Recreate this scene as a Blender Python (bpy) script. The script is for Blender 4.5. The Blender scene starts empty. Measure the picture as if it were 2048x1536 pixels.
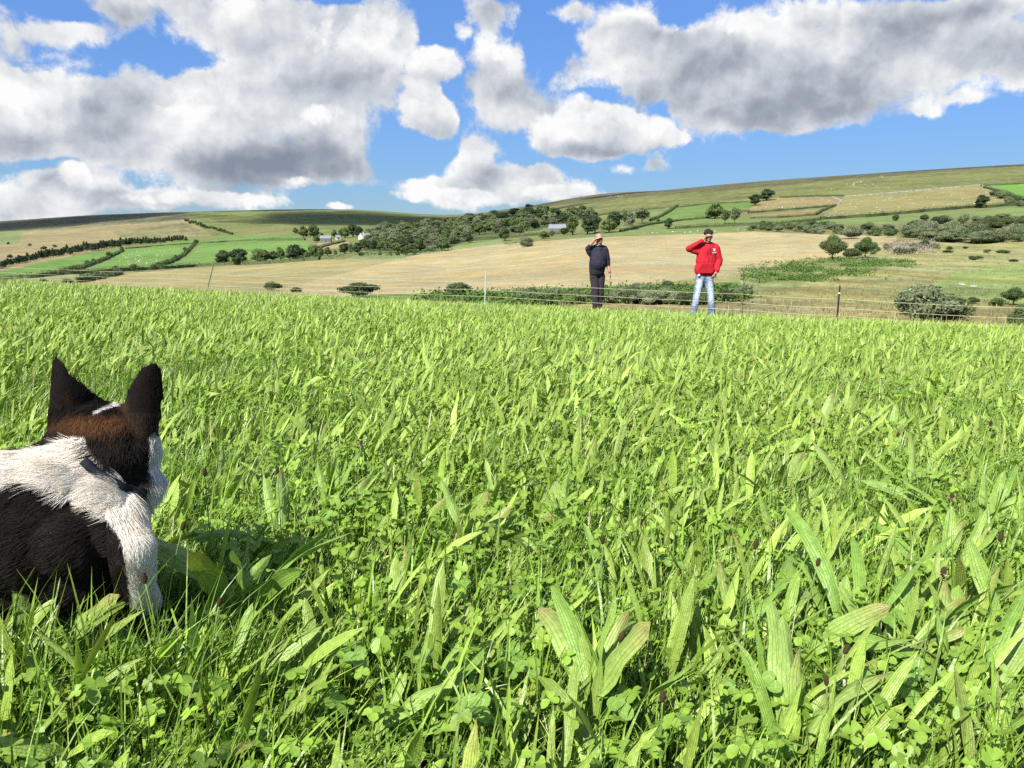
import bpy, bmesh, math, random, os
import numpy as np
from mathutils import Vector, Matrix, Euler
R = math.radians
rng = np.random.default_rng(7)
random.seed(7)
scn = bpy.context.scene
col = scn.collection

# ------------------------------------------------------------------ camera
FPX, CX, CY, HOR = 1500.0, 1024.0, 768.0, 480.0      # the photograph's 2048 x 1536 frame
CAMZ = 0.70
PITCH = math.atan((CY - HOR) / FPX)
cp, sp = math.cos(PITCH), math.sin(PITCH)
cam_data = bpy.data.cameras.new('camera'); cam = bpy.data.objects.new('camera', cam_data); col.objects.link(cam)
cam_data.sensor_width = 36.0; cam_data.lens = FPX / 2048 * 36.0
cam_data.clip_start = 0.05; cam_data.clip_end = 30000
cam.location = (0, 0, CAMZ); cam.rotation_euler = (math.pi / 2 - PITCH, 0, 0)
scn.camera = cam

# ------------------------------------------------------------------ render, exposure, sun
scn.render.engine = 'CYCLES'
scn.view_settings.view_transform = 'Standard'; scn.view_settings.look = 'None'
scn.view_settings.exposure = 0.95; scn.view_settings.gamma = 1.0
scn.view_settings.use_curve_mapping = False
cy = scn.cycles
cy.max_bounces = 6; cy.diffuse_bounces = 3; cy.glossy_bounces = 2; cy.transmission_bounces = 4
cy.volume_bounces = 0; cy.sample_clamp_indirect = 4.0; cy.sample_clamp_direct = 8.0; cy.caustics_reflective = False; cy.caustics_refractive = False
cy.use_denoising = False; cy.transparent_max_bounces = 32
SUN_EL, SUN_AZ = R(46), R(214)                       # azimuth clockwise from +Y: behind the camera, to its left
SUND = np.array([math.sin(SUN_AZ) * math.cos(SUN_EL), math.cos(SUN_AZ) * math.cos(SUN_EL), math.sin(SUN_EL)])
sl = bpy.data.lights.new('sun', 'SUN'); sl.energy = 4.7; sl.angle = R(0.53); sl.color = (1.0, 0.955, 0.87)
so = bpy.data.objects.new('sun', sl); col.objects.link(so)
so.rotation_euler = Vector((-SUND[0], -SUND[1], -SUND[2])).to_track_quat('-Z', 'Y').to_euler()

# ------------------------------------------------------------------ projection helpers
def ray(px, py):
    """direction through a pixel of the 2048 frame, scaled so that its Y is 1"""
    u = (np.asarray(px, float) - CX) / FPX; v = (CY - np.asarray(py, float)) / FPX
    f = cp + v * sp
    return u / f, (-sp + v * cp) / f
def pt(px, py, Y):
    t, m = ray(px, py)
    return np.array([t * Y, Y, CAMZ + m * Y])
def proj(P):
    P = np.asarray(P, float)
    z = P[..., 2] - CAMZ
    dep = P[..., 1] * cp - z * sp; up = P[..., 1] * sp + z * cp
    dep = np.where(dep < 1e-3, 1e-3, dep)
    return CX + FPX * P[..., 0] / dep, CY - FPX * up / dep

# ------------------------------------------------------------------ node helpers
class NT:
    def __init__(s, tree): s.t = tree; s.n = tree.nodes; s.l = tree.links
    def node(s, typ, **kw):
        n = s.n.new(typ)
        for k, v in kw.items(): setattr(n, k, v)
        return n
    def put(s, sock, v):
        if isinstance(v, bpy.types.NodeSocket): s.l.new(v, sock)
        elif v is not None:
            if hasattr(sock.default_value, '__len__') and not hasattr(v, '__len__'): v = (v,) * len(sock.default_value)
            if hasattr(v, '__len__') and hasattr(sock.default_value, '__len__') and len(sock.default_value) == 4 and len(v) == 3: v = (*v, 1)
            sock.default_value = v
    def math(s, op, a, b=None, c=None, clamp=False):
        n = s.node('ShaderNodeMath', operation=op, use_clamp=clamp)
        for i, v in enumerate((a, b, c)):
            if v is not None: s.put(n.inputs[i], v)
        return n.outputs[0]
    def vec(s, op, a, b=None, c=None):
        n = s.node('ShaderNodeVectorMath', operation=op)
        for i, v in enumerate((a, b, c)):
            if v is not None: s.put(n.inputs[i], v)
        return n.outputs['Value'] if op in ('DOT_PRODUCT', 'LENGTH', 'DISTANCE') else n.outputs[0]
    def noise(s, v, scale, detail=4, rough=0.55, dist=0.0, out='Fac', lac=2.0):
        n = s.node('ShaderNodeTexNoise'); 
        if v is not None: s.l.new(v, n.inputs['Vector'])
        n.inputs['Scale'].default_value = scale; n.inputs['Detail'].default_value = detail
        n.inputs['Roughness'].default_value = rough; n.inputs['Distortion'].default_value = dist
        n.inputs['Lacunarity'].default_value = lac
        return n.outputs[out]
    def ramp(s, f, stops, interp='LINEAR'):
        n = s.node('ShaderNodeValToRGB'); cr = n.color_ramp; cr.interpolation = interp
        while len(cr.elements) < len(stops): cr.elements.new(0.5)
        for e, (p, c) in zip(cr.elements, stops):
            e.position = p; e.color = (c, c, c, 1) if not hasattr(c, '__len__') else (*c, 1)[:4]
        s.put(n.inputs[0], f); return n.outputs[0]
    def mix(s, f, a, b, mode='MIX'):
        n = s.node('ShaderNodeMix', data_type='RGBA', blend_type=mode)
        s.put(n.inputs[0], f); s.put(n.inputs[6], a); s.put(n.inputs[7], b); return n.outputs[2]
    def maprange(s, v, a, b, c=0.0, d=1.0, smooth=True):
        n = s.node('ShaderNodeMapRange', interpolation_type='SMOOTHSTEP' if smooth else 'LINEAR')
        s.put(n.inputs[0], v)
        for i, x in enumerate((a, b, c, d)): s.put(n.inputs[i + 1], x)
        return n.outputs[0]

def new_mat(name):
    m = bpy.data.materials.new(name); m.use_nodes = True
    m.node_tree.nodes.clear(); k = NT(m.node_tree)
    k.out = k.node('ShaderNodeOutputMaterial')
    return m, k
def principled(k, color, rough=0.7, spec=0.3, bump=None, bstr=0.3, bdist=0.01, **kw):
    p = k.node('ShaderNodeBsdfPrincipled'); k.put(p.inputs['Base Color'], color); k.put(p.inputs['Roughness'], rough)
    p.inputs['Specular IOR Level'].default_value = spec
    for a, v in kw.items(): k.put(p.inputs[a], v)
    if bump is not None:
        b = k.node('ShaderNodeBump'); b.inputs['Strength'].default_value = bstr; b.inputs['Distance'].default_value = bdist
        k.put(b.inputs['Height'], bump); k.l.new(b.outputs[0], p.inputs['Normal'])
    return p
def simple_mat(name, c, rough=0.7, spec=0.3, var=0.15, scale=20, bstr=0.25, bdist=0.01, obj=True, **kw):
    m, k = new_mat(name)
    tc = k.node('ShaderNodeTexCoord').outputs['Object' if obj else 'Generated']
    n = k.noise(tc, scale, 5)
    f = k.maprange(n, 0.3, 0.7, 1 - var, 1 + var, False)
    cc = k.vec('SCALE', (0, 0, 0)); sc_ = cc.node; sc_.inputs[0].default_value = c[:3]; k.put(sc_.inputs['Scale'], f)
    p = principled(k, cc, rough, spec, bump=n, bstr=bstr, bdist=bdist, **kw)
    k.l.new(p.outputs[0], k.out.inputs[0]); return m

# ------------------------------------------------------------------ mesh helpers
def npmesh(name, verts, faces, mat=None, colors=None, uvs=None, smooth=False, normals=None):
    """faces: (N,3) or (N,4) int array"""
    verts = np.ascontiguousarray(verts, np.float32); faces = np.ascontiguousarray(faces, np.int32)
    k = faces.shape[1]; me = bpy.data.meshes.new(name)
    me.vertices.add(len(verts)); me.vertices.foreach_set('co', verts.ravel())
    me.loops.add(faces.size); me.loops.foreach_set('vertex_index', faces.ravel())
    me.polygons.add(len(faces)); me.polygons.foreach_set('loop_start', np.arange(0, faces.size, k, dtype=np.int32))
    me.polygons.foreach_set('loop_total', np.full(len(faces), k, np.int32))
    if colors is not None:
        a = me.attributes.new('Col', 'FLOAT_COLOR', 'POINT'); c = np.ones((len(verts), 4), np.float32); c[:, :colors.shape[1]] = colors
        a.data.foreach_set('color', c.ravel())
    if uvs is not None:
        u = me.uv_layers.new(name='UVMap'); u.data.foreach_set('uv', np.ascontiguousarray(uvs, np.float32)[faces.ravel()].ravel())
    me.update(calc_edges=True)
    if smooth: me.polygons.foreach_set('use_smooth', np.ones(len(faces), bool))
    else: me.polygons.foreach_set('use_smooth', np.zeros(len(faces), bool))
    if mat: me.materials.append(mat)
    return me
def link(name, me, parent=None, loc=None):
    o = bpy.data.objects.new(name, me); col.objects.link(o)
    if parent is not None: o.parent = parent
    if loc is not None: o.location = loc
    return o
def tag(o, label=None, cat=None, group=None, kind=None):
    if label: o['label'] = label
    if cat: o['category'] = cat
    if group: o['group'] = group
    if kind: o['kind'] = kind
    return o
def empty(name, loc, rz=0.0):
    o = bpy.data.objects.new(name, None); col.objects.link(o); o.location = loc; o.rotation_euler = (0, 0, rz)
    o.empty_display_size = 0.1; return o
def copy_tree(o, parent=None):
    c = o.copy(); col.objects.link(c); c.parent = parent
    for ch in list(o.children): copy_tree(ch, c)
    return c
class MB:
    """collects simple solids into one mesh"""
    def __init__(s): s.v = []; s.f = []; s.n = 0
    def add(s, v, f):
        s.v.append(np.asarray(v, float)); s.f += [[i + s.n for i in q] for q in f]; s.n += len(v)
    def box(s, c, d, M=None):
        v = np.array([[x, y, z] for x in (-.5, .5) for y in (-.5, .5) for z in (-.5, .5)]) * np.array(d)
        if M is not None: v = v @ np.array(M).T
        s.add(v + np.array(c), [(0, 1, 3, 2), (4, 6, 7, 5), (0, 4, 5, 1), (2, 3, 7, 6), (0, 2, 6, 4), (1, 5, 7, 3)])
    def tube(s, pts, rad, n=8, cap=True):
        pts = np.asarray(pts, float); rad = np.broadcast_to(np.asarray(rad, float), (len(pts),))
        V = []
        for i, p in enumerate(pts):
            d = pts[min(i + 1, len(pts) - 1)] - pts[max(i - 1, 0)]; d /= np.linalg.norm(d) + 1e-12
            a = np.cross(d, (0.13, 0.97, 0.2) if abs(d[1]) < 0.9 else (1, 0, 0)); a /= np.linalg.norm(a); b = np.cross(d, a)
            for j in range(n):
                an = 2 * math.pi * j / n; V.append(p + rad[i] * (math.cos(an) * a + math.sin(an) * b))
        F = [(i * n + j, i * n + (j + 1) % n, (i + 1) * n + (j + 1) % n, (i + 1) * n + j) for i in range(len(pts) - 1) for j in range(n)]
        if cap: F += [tuple(range(n))[::-1], tuple((len(pts) - 1) * n + j for j in range(n))]
        s.add(V, F)
    def ball(s, c, r, n=10, m=6, M=None):
        r = np.broadcast_to(np.asarray(r, float), (3,)); V = [(0, 0, 1)]
        for i in range(1, m):
            for j in range(n):
                V.append((math.sin(math.pi * i / m) * math.cos(2 * math.pi * j / n), math.sin(math.pi * i / m) * math.sin(2 * math.pi * j / n), math.cos(math.pi * i / m)))
        V.append((0, 0, -1)); V = np.array(V) * r
        if M is not None: V = V @ np.array(M).T
        F = [(0, 1 + j, 1 + (j + 1) % n) for j in range(n)]
        for i in range(m - 2):
            F += [(1 + i * n + j, 1 + (i + 1) * n + j, 1 + (i + 1) * n + (j + 1) % n, 1 + i * n + (j + 1) % n) for j in range(n)]
        k = 1 + (m - 2) * n; F += [(k + j, k + n, k + (j + 1) % n) for j in range(n)]
        s.add(V + np.array(c), F)
    def build(s, name, mat=None, parent=None, smooth=False):
        me = bpy.data.meshes.new(name); me.from_pydata([tuple(x) for x in np.concatenate(s.v)], [], s.f); me.update()
        if smooth: me.polygons.foreach_set('use_smooth', [True] * len(me.polygons))
        if mat: me.materials.append(mat)
        return link(name, me, parent)
ORD = ['first', 'second', 'third', 'fourth', 'fifth', 'sixth', 'seventh', 'eighth', 'ninth', 'tenth', 'eleventh', 'twelfth', 'thirteenth', 'fourteenth', 'fifteenth', 'sixteenth', 'seventeenth', 'eighteenth', 'nineteenth', 'twentieth']
def nth(i, n): return 'leftmost' if i == 0 else 'rightmost' if i == n - 1 else ORD[i] + ' from the left'
# ------------------------------------------------------------------ sky
W = bpy.data.worlds.new('World'); scn.world = W; W.use_nodes = True
W.node_tree.nodes.clear(); k = NT(W.node_tree)
sky = k.node('ShaderNodeTexSky', sky_type='NISHITA', sun_disc=False, sun_elevation=SUN_EL, sun_rotation=SUN_AZ)
sky.air_density = 1.0; sky.dust_density = 0.35; sky.ozone_density = 1.2; sky.altitude = 200
lum = k.vec('DOT_PRODUCT', sky.outputs[0], (0.2, 0.5, 0.3))
comp = k.math('DIVIDE', 1.0, k.math('MULTIPLY_ADD', lum, 0.20, 0.75))
skys = k.vec('MULTIPLY', sky.outputs[0], (0.68, 0.965, 1.45)); skyc = k.vec('SCALE', skys); k.put(skyc.node.inputs['Scale'], comp)
tc = k.node('ShaderNodeTexCoord').outputs['Generated']
sx = k.node('ShaderNodeSeparateXYZ'); k.l.new(tc, sx.inputs[0])
az = k.math('ARCTAN2', sx.outputs[0], sx.outputs[1]); el = k.math('ARCSINE', sx.outputs[2])
cb = k.node('ShaderNodeCombineXYZ'); k.l.new(az, cb.inputs[0]); k.l.new(el, cb.inputs[1]); P0 = cb.outputs[0]
def sky_uv(px, py):
    t, m = ray(px, py); return math.atan2(t, 1), math.atan2(m, math.sqrt(1 + t * t))
# domain warps: slow swirls and fine curls
w1 = k.vec('SUBTRACT', k.noise(P0, 5.0, 3, 0.5, out='Color'), (0.5, 0.5, 0.5))
w2 = k.vec('SUBTRACT', k.noise(P0, 26.0, 5, 0.62, out='Color'), (0.5, 0.5, 0.5))
P = k.vec('MULTIPLY_ADD', w1, (0.05, 0.04, 0), P0)
P = k.vec('MULTIPLY_ADD', w2, (0.022, 0.020, 0), P)
def blobs(P, L):
    acc = None
    for (px, py, rx, ry, a) in L:
        a0, e0 = sky_uv(px, py); a1, _ = sky_uv(px + rx, py); _, e1 = sky_uv(px, py - ry)
        ix, iy = 1 / (a1 - a0), 1 / abs(e1 - e0)
        q = k.vec('MULTIPLY_ADD', P, (ix, iy, 0), (-a0 * ix, -e0 * iy, 0))
        g = k.math('POWER', 0.30, k.vec('DOT_PRODUCT', q, q))
        acc = k.math('MULTIPLY', g, a) if acc is None else k.math('MULTIPLY_ADD', g, a, acc)
    return acc
# the banks of cumulus, where they stand in the sky (x, y, half-width, half-height, weight)
CL = [(90, 235, 185, 95, 1.2), (-90, 200, 200, 120, 1.1), (330, 210, 190, 90, 1.1), (520, 255, 230, 80, 1.1), (640, 320, 170, 55, 1.0), (520, 350, 150, 34, .8), (350, 300, 130, 60, .9),
      (600, 75, 180, 90, 1.05), (760, 90, 100, 85, 1.0), (690, 190, 120, 80, .9), (430, 50, 130, 60, .95), (300, 10, 130, 40, .6), (480, 150, 120, 60, .8), (90, 75, 150, 26, .62), (250, 105, 90, 22, .4), (20, 20, 70, 24, .4), (215, 30, 50, 30, .4),
      (180, 350, 60, 50, .9), (100, 335, 40, 22, .6), (60, 385, 120, 40, .85), (0, 410, 130, 40, .8), (210, 400, 120, 32, .8), (430, 402, 140, 22, 1.3), (330, 395, 60, 20, .5), (685, 410, 32, 14, 1.1), (1250, 330, 50, 12, .6), (1310, 300, 40, 14, .5), (1120, 20, 60, 22, .6), (1180, 70, 50, 20, .55), (250, 40, 60, 24, .6), (130, 60, 80, 20, .5), (1850, 215, 40, 14, .7), (1950, 190, 70, 16, .5), (1080, 350, 60, 24, .8), (960, 290, 40, 24, .6),
      (830, 180, 30, 30, .5),
      (985, 130, 70, 85, 1.1), (1010, 215, 110, 55, .9), (975, 30, 75, 45, .85), (930, 310, 48, 34, 1.3), (960, 345, 50, 26, .9), (840, 375, 80, 26, 1.1), (935, 385, 80, 30, 1.3), (1010, 370, 70, 32, 1.1), (1110, 385, 85, 26, 1.3), (1075, 335, 60, 20, .6),
      (1110, 250, 50, 45, .8), (1180, 270, 90, 36, .7), (1310, 322, 36, 14, .8), (1130, 150, 60, 60, .5), (1140, 25, 60, 30, .5),
      (1260, 60, 80, 60, 1.0), (1250, 150, 90, 60, 1.0), (1420, 110, 170, 90, 1.15), (1450, 210, 150, 70, 1.1), (1620, 170, 190, 90, 1.15), (1560, 250, 110, 26, .6), (1610, 40, 150, 60, 1.0), (1760, 130, 170, 80, 1.05), (1800, 40, 150, 50, .9), (1900, 110, 130, 60, .9), (2040, 110, 120, 60, .8), (1880, 190, 70, 18, .4), (1835, 210, 30, 12, .45), (1960, 20, 130, 30, .8), (2060, 160, 60, 24, .5), (2300, 60, 220, 90, .9), (2250, 200, 120, 60, .5),
      (-350, 330, 200, 60, 1.0), (-420, 120, 160, 80, .9)]
HOLE = [(300, 112, 130, 26, 1.1), (430, 100, 60, 40, .4), (180, 150, 60, 12, .4), (340, 40, 60, 40, .35), (60, 130, 60, 10, .3), (120, 312, 130, 18, .7), (810, 320, 70, 60, .9), (900, 300, 40, 26, .7), (1350, 30, 60, 30, .9), (1090, 70, 45, 70, 1.0), (700, 390, 110, 22, 1.0), (1060, 310, 40, 20, .5), (150, 40, 60, 14, .5), (885, 60, 36, 60, 1.3), (900, 150, 16, 40, .6), (670, 8, 60, 12, .6), (1545, 30, 20, 30, .5), (1170, 190, 40, 16, .7), (1330, 230, 20, 26, .8), (1700, 300, 200, 50, .5), (80, 320, 50, 16, .5), (880, 190, 18, 20, .6)]
CL2 = [(862, 135, 62, 34, 1.5), (845, 215, 50, 50, 1.6), (880, 245, 40, 36, 1.2), (1190, 240, 90, 48, 1.5), (1130, 270, 70, 34, 1.0), (1270, 262, 80, 32, 1.3), (1340, 275, 50, 18, 1.0), (1180, 295, 90, 26, .9),
       (640, 80, 60, 40, .7), (740, 70, 70, 45, 1.0), (930, 70, 30, 40, .9), (1000, 100, 40, 40, .8), (1340, 60, 60, 20, .5), (1480, 60, 90, 30, .7),
       (420, 398, 130, 20, 1.3), (160, 340, 45, 34, 1.2), (330, 210, 70, 30, .5), (660, 230, 60, 24, .6), (400, 220, 60, 22, .4), (600, 360, 40, 14, .7), (950, 390, 45, 20, 1.1), (1110, 385, 70, 22, 1.2), (840, 385, 60, 16, .8), (60, 140, 80, 30, .6)]
DK2 = [(880, 262, 60, 22, .8), (1190, 296, 120, 24, 1.2), (855, 165, 50, 14, .4), (420, 412, 130, 8, .3), (1290, 300, 70, 12, .5), (700, 120, 90, 24, .6), (160, 375, 60, 20, .5)]
DK = [(640, 325, 150, 48, 1.0), (470, 335, 190, 42, .8), (760, 345, 60, 30, .5), (560, 370, 90, 20, .6), (300, 300, 160, 60, .45), (90, 290, 150, 50, .55), (700, 200, 120, 60, .55), (620, 130, 120, 60, .35), (560, 180, 90, 40, .4),
      (60, 400, 80, 30, .35), (230, 385, 50, 20, .6), (870, 262, 40, 26, .35), (1010, 230, 100, 60, .6), (1040, 160, 60, 60, .35), (960, 350, 50, 20, .6), (900, 385, 80, 14, .35), (1180, 300, 110, 26, .8), (1300, 322, 40, 16, .9), (1110, 250, 60, 50, .35),
      (1470, 235, 160, 60, 1.0), (1600, 190, 180, 60, .85), (1380, 170, 120, 50, .6), (1700, 210, 120, 50, .7), (1760, 100, 140, 50, .35), (1520, 130, 200, 40, .35), (1960, 30, 120, 30, 1.1), (1900, 150, 90, 40, .35), (1110, 395, 60, 14, .3)]
M = blobs(P, CL); H = blobs(P, HOLE); G = blobs(P, DK); M2 = blobs(P, CL2); G2 = blobs(P, DK2)
# beyond the frame the same kind of sky goes on
wide = k.noise(k.vec('MULTIPLY', tc, (1.0, 1.0, 2.4)), 2.3, 3, 0.5)
cover = k.maprange(wide, 0.44, 0.62, 0.0, 1.0)
front = k.math('MULTIPLY', k.maprange(k.math('ABSOLUTE', az), 0.78, 1.1, 1, 0), k.maprange(el, 0.36, 0.6, 1, 0))
hi = k.maprange(el, -0.02, 0.1, 0.0, 1.0)
M = k.math('ADD', k.math('SUBTRACT', M, H), k.math('MULTIPLY', k.math('MULTIPLY', cover, k.math('SUBTRACT', 1.0, front)), hi))
Msat = k.math('MINIMUM', M, 1.12)
def fbm(P, off=None):
    q = P if off is None else k.vec('ADD', P, off)
    a = k.noise(q, 9.0, 9, 0.60)
    vo = k.node('ShaderNodeTexVoronoi', feature='SMOOTH_F1', voronoi_dimensions='2D', normalize=True)
    vo.inputs['Scale'].default_value = 17.0; vo.inputs['Detail'].default_value = 4.0; vo.inputs['Roughness'].default_value = 0.6; vo.inputs['Smoothness'].default_value = 0.6
    k.l.new(q, vo.inputs['Vector'])
    b = k.math('SUBTRACT', 0.75, vo.outputs['Distance'])
    return k.math('MULTIPLY_ADD', b, 0.62, k.math('MULTIPLY', a, 0.72))
n0 = fbm(P); n1 = fbm(P, (-0.007, 0.014, 0))
frag = k.noise(P0, 34.0, 6, 0.62)
T = k.math('MULTIPLY_ADD', k.math('SUBTRACT', n0, 0.55), 1.9, k.math('MULTIPLY_ADD', k.math('SUBTRACT', frag, 0.5), 1.4, Msat))
alpha = k.math('MULTIPLY', k.maprange(T, 0.42, 0.98), k.maprange(Msat, 0.05, 0.30))
alpha = k.math('MULTIPLY', alpha, k.maprange(el, -0.03, 0.0, 0.3, 1.0))
relief = k.math('SUBTRACT', n0, n1)
def soft(off=None):
    q = P if off is None else k.vec('ADD', P, off)
    return k.noise(k.vec('MULTIPLY', q, (1, 1.35, 1)), 8.5, 2.5, 0.5)
mid = k.math('SUBTRACT', soft(), soft((-0.018, 0.035, 0)))        # towards the sun, up and to the left
thick = k.maprange(T, 0.75, 1.7, 0.0, 1.0)
g = k.math('MINIMUM', G, 1.15)
b = k.math('MULTIPLY_ADD', g, -0.25, 0.85)
b = k.math('MULTIPLY_ADD', thick, -0.10, b)
b = k.math('MULTIPLY_ADD', mid, 1.05, b)
b = k.math('MULTIPLY_ADD', relief, 0.80, b)
b = k.math('MINIMUM', k.math('MAXIMUM', b, 0.30), 0.97)
T2 = k.math('MULTIPLY_ADD', k.math('SUBTRACT', n0, 0.55), 2.4, k.math('MINIMUM', M2, 1.3))
a2 = k.math('MULTIPLY', k.maprange(T2, 0.50, 0.90), k.maprange(M2, 0.15, 0.4))
b2 = k.math('MULTIPLY_ADD', k.math('MINIMUM', G2, 1.2), -0.33, 0.93)
b2 = k.math('MULTIPLY_ADD', mid, 0.5, b2); b2 = k.math('MULTIPLY_ADD', relief, 0.85, b2)
b2 = k.math('MINIMUM', k.math('MAXIMUM', b2, 0.35), 0.97)
bb = k.math('ADD', k.math('MULTIPLY', b, k.math('SUBTRACT', 1.0, a2)), k.math('MULTIPLY', b2, a2))
alpha = k.math('MAXIMUM', alpha, a2)
cc = k.ramp(bb, [(0.30, (0.25, 0.29, 0.37)), (0.50, (0.37, 0.41, 0.48)), (0.68, (0.58, 0.62, 0.68)), (0.82, (0.77, 0.79, 0.82)), (0.97, (0.98, 0.98, 0.98))])
bg1 = k.node('ShaderNodeBackground'); k.l.new(skyc, bg1.inputs[0]); bg1.inputs[1].default_value = 0.085
bg2 = k.node('ShaderNodeBackground'); k.l.new(cc, bg2.inputs[0]); bg2.inputs[1].default_value = 0.52
mx = k.node('ShaderNodeMixShader'); k.l.new(alpha, mx.inputs[0]); k.l.new(bg1.outputs[0], mx.inputs[1]); k.l.new(bg2.outputs[0], mx.inputs[2])
wo = k.node('ShaderNodeOutputWorld'); k.l.new(mx.outputs[0], wo.inputs[0])
W.cycles.sampling_method = 'MANUAL'; W.cycles.sample_map_resolution = 512
# ------------------------------------------------------------------ clouds standing high over the valley, between the sun and the far hills
M_CLOUD, k = new_mat('cloud_surface'); p = principled(k, (.85, .86, .88), 1.0, 0.0); tp = k.node('ShaderNodeBsdfTransparent'); mx = k.node('ShaderNodeMixShader'); mx.inputs[0].default_value = .80; k.l.new(p.outputs[0], mx.inputs[1]); k.l.new(tp.outputs[0], mx.inputs[2]); k.l.new(mx.outputs[0], k.out.inputs[0])
def cloud(ax, ay, az_, sx_, sy_, rot, n, seed):
    r = np.random.default_rng(seed); mb = MB(); c, s = math.cos(rot), math.sin(rot)
    for i in range(n):
        u, v = r.normal(0, .42, 2); u, v = np.clip(u, -.95, .95), np.clip(v, -.9, .9); x, y = u * sx_, v * sy_; q = (1.15 - .6 * math.hypot(u, v)) * r.uniform(.5, 1) * min(sx_, sy_) * .42
        mb.ball((x * c - y * s, x * s + y * c, q * .18 * r.random()), (q * 1.25, q * 1.1, q * .45), 14, 9)
    L = 850 / SUND[2]; o = mb.build('cloud', M_CLOUD, None, True); o.location = np.array((ax, ay, az_)) + SUND * L; tag(o, kind='structure')
cloud(-1150, 1960, 60, 430, 300, .15, 70, 1); cloud(-640, 2170, 80, 360, 150, -.1, 30, 2); cloud(-270, 1720, 50, 330, 400, .6, 80, 3); cloud(330, 1850, 90, 380, 110, -.35, 40, 4); cloud(900, 1560, 120, 240, 70, -.35, 26, 5)
# ------------------------------------------------------------------ the land: one sheet from under the camera to beyond the hills
TD = np.array([30, 45, 60, 80, 110, 150, 200, 300, 400, 550, 750, 1000, 1300, 1700, 2200, 3000, 6000, 9000], float)
TX = np.array([-800, 0, 200, 400, 700, 935, 1024, 1200, 1430, 1700, 2048, 2700], float)
TY = np.array([
 [610, 605, 595, 588, 580, 575, 572, 568, 560, 545, 525, 508, 492, 474, 458, 470, 478, 479],
 [610, 600, 588, 583, 580, 578, 575, 560, 550, 532, 515, 500, 485, 464, 443, 455, 478, 479],
 [615, 604, 593, 586, 582, 578, 570, 553, 543, 526, 508, 493, 476, 452, 430, 445, 478, 479],
 [625, 612, 602, 594, 586, 575, 564, 550, 538, 519, 500, 484, 466, 444, 423, 440, 478, 479],
 [635, 622, 606, 598, 588, 573, 556, 532, 516, 498, 481, 468, 455, 439, 419, 440, 478, 479],
 [645, 632, 616, 603, 585, 566, 548, 522, 505, 488, 474, 463, 452, 440, 428, 445, 478, 479],
 [648, 635, 618, 604, 584, 560, 540, 512, 495, 478, 463, 449, 437, 427, 417, 440, 478, 479],
 [655, 643, 626, 606, 573, 546, 523, 494, 478, 460, 443, 428, 412, 398, 388, 400, 478, 479],
 [668, 655, 636, 608, 572, 545, 520, 488, 468, 449, 425, 402, 384, 370, 380, 400, 478, 479],
 [676, 664, 640, 604, 566, 538, 513, 483, 463, 438, 408, 378, 360, 349, 360, 400, 478, 479],
 [688, 676, 648, 612, 575, 545, 518, 482, 452, 420, 388, 358, 337, 327, 345, 400, 478, 479],
 [695, 680, 650, 605, 560, 530, 500, 460, 430, 395, 362, 335, 315, 300, 320, 400, 478, 479]], float)
FR = cp + (CY - 500) / FPX * sp
TT = (TX - CX) / FPX / FR
def m_of_y(y):
    v = (CY - y) / FPX
    return (-sp + v * cp) / (cp + v * sp)
# smooth resampling: cubic in log distance, then cubic across
def cubic(xk, yk, x):
    n = len(xk); d = np.zeros_like(yk); h = np.diff(xk); s = np.diff(yk, axis=-1) / h
    d[..., 1:-1] = (s[..., :-1] * h[1:] + s[..., 1:] * h[:-1]) / (h[1:] + h[:-1]); d[..., 0] = s[..., 0]; d[..., -1] = s[..., -1]
    i = np.clip(np.searchsorted(xk, x) - 1, 0, n - 2); t = (x - xk[i]) / h[i]
    t = np.clip(t, 0, 1)
    return ((2*t**3 - 3*t**2 + 1) * yk[..., i] + (t**3 - 2*t**2 + t) * h[i] * d[..., i] + (-2*t**3 + 3*t**2) * yk[..., i + 1] + (t**3 - t**2) * h[i] * d[..., i + 1])
LG = np.linspace(math.log(28), math.log(9000), 500)
TG = np.linspace(TT[0], TT[-1], 500)
_a = cubic(np.log(TD), m_of_y(TY), LG)                 # (cols, 500)
MG = cubic(TT, _a.T.copy(), TG)                        # (500 dist, 500 t)
def vnoise(x, y, seed=0):
    r = np.random.default_rng(seed).random((64, 64))
    xi = np.floor(x).astype(int); yi = np.floor(y).astype(int); fx = x - xi; fy = y - yi
    fx = fx * fx * (3 - 2 * fx); fy = fy * fy * (3 - 2 * fy); g = lambda a, b: r[a % 64, b % 64]
    return (g(xi, yi) * (1 - fx) + g(xi + 1, yi) * fx) * (1 - fy) + (g(xi, yi + 1) * (1 - fx) + g(xi + 1, yi + 1) * fx) * fy
def fnoise(x, y, o=4, seed=0):
    s = 0; a = 0.5
    for i in range(o): s = s + a * vnoise(x, y, seed + i); x = x * 2.03 + 5.1; y = y * 2.03 + 9.7; a *= 0.5
    return s
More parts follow.
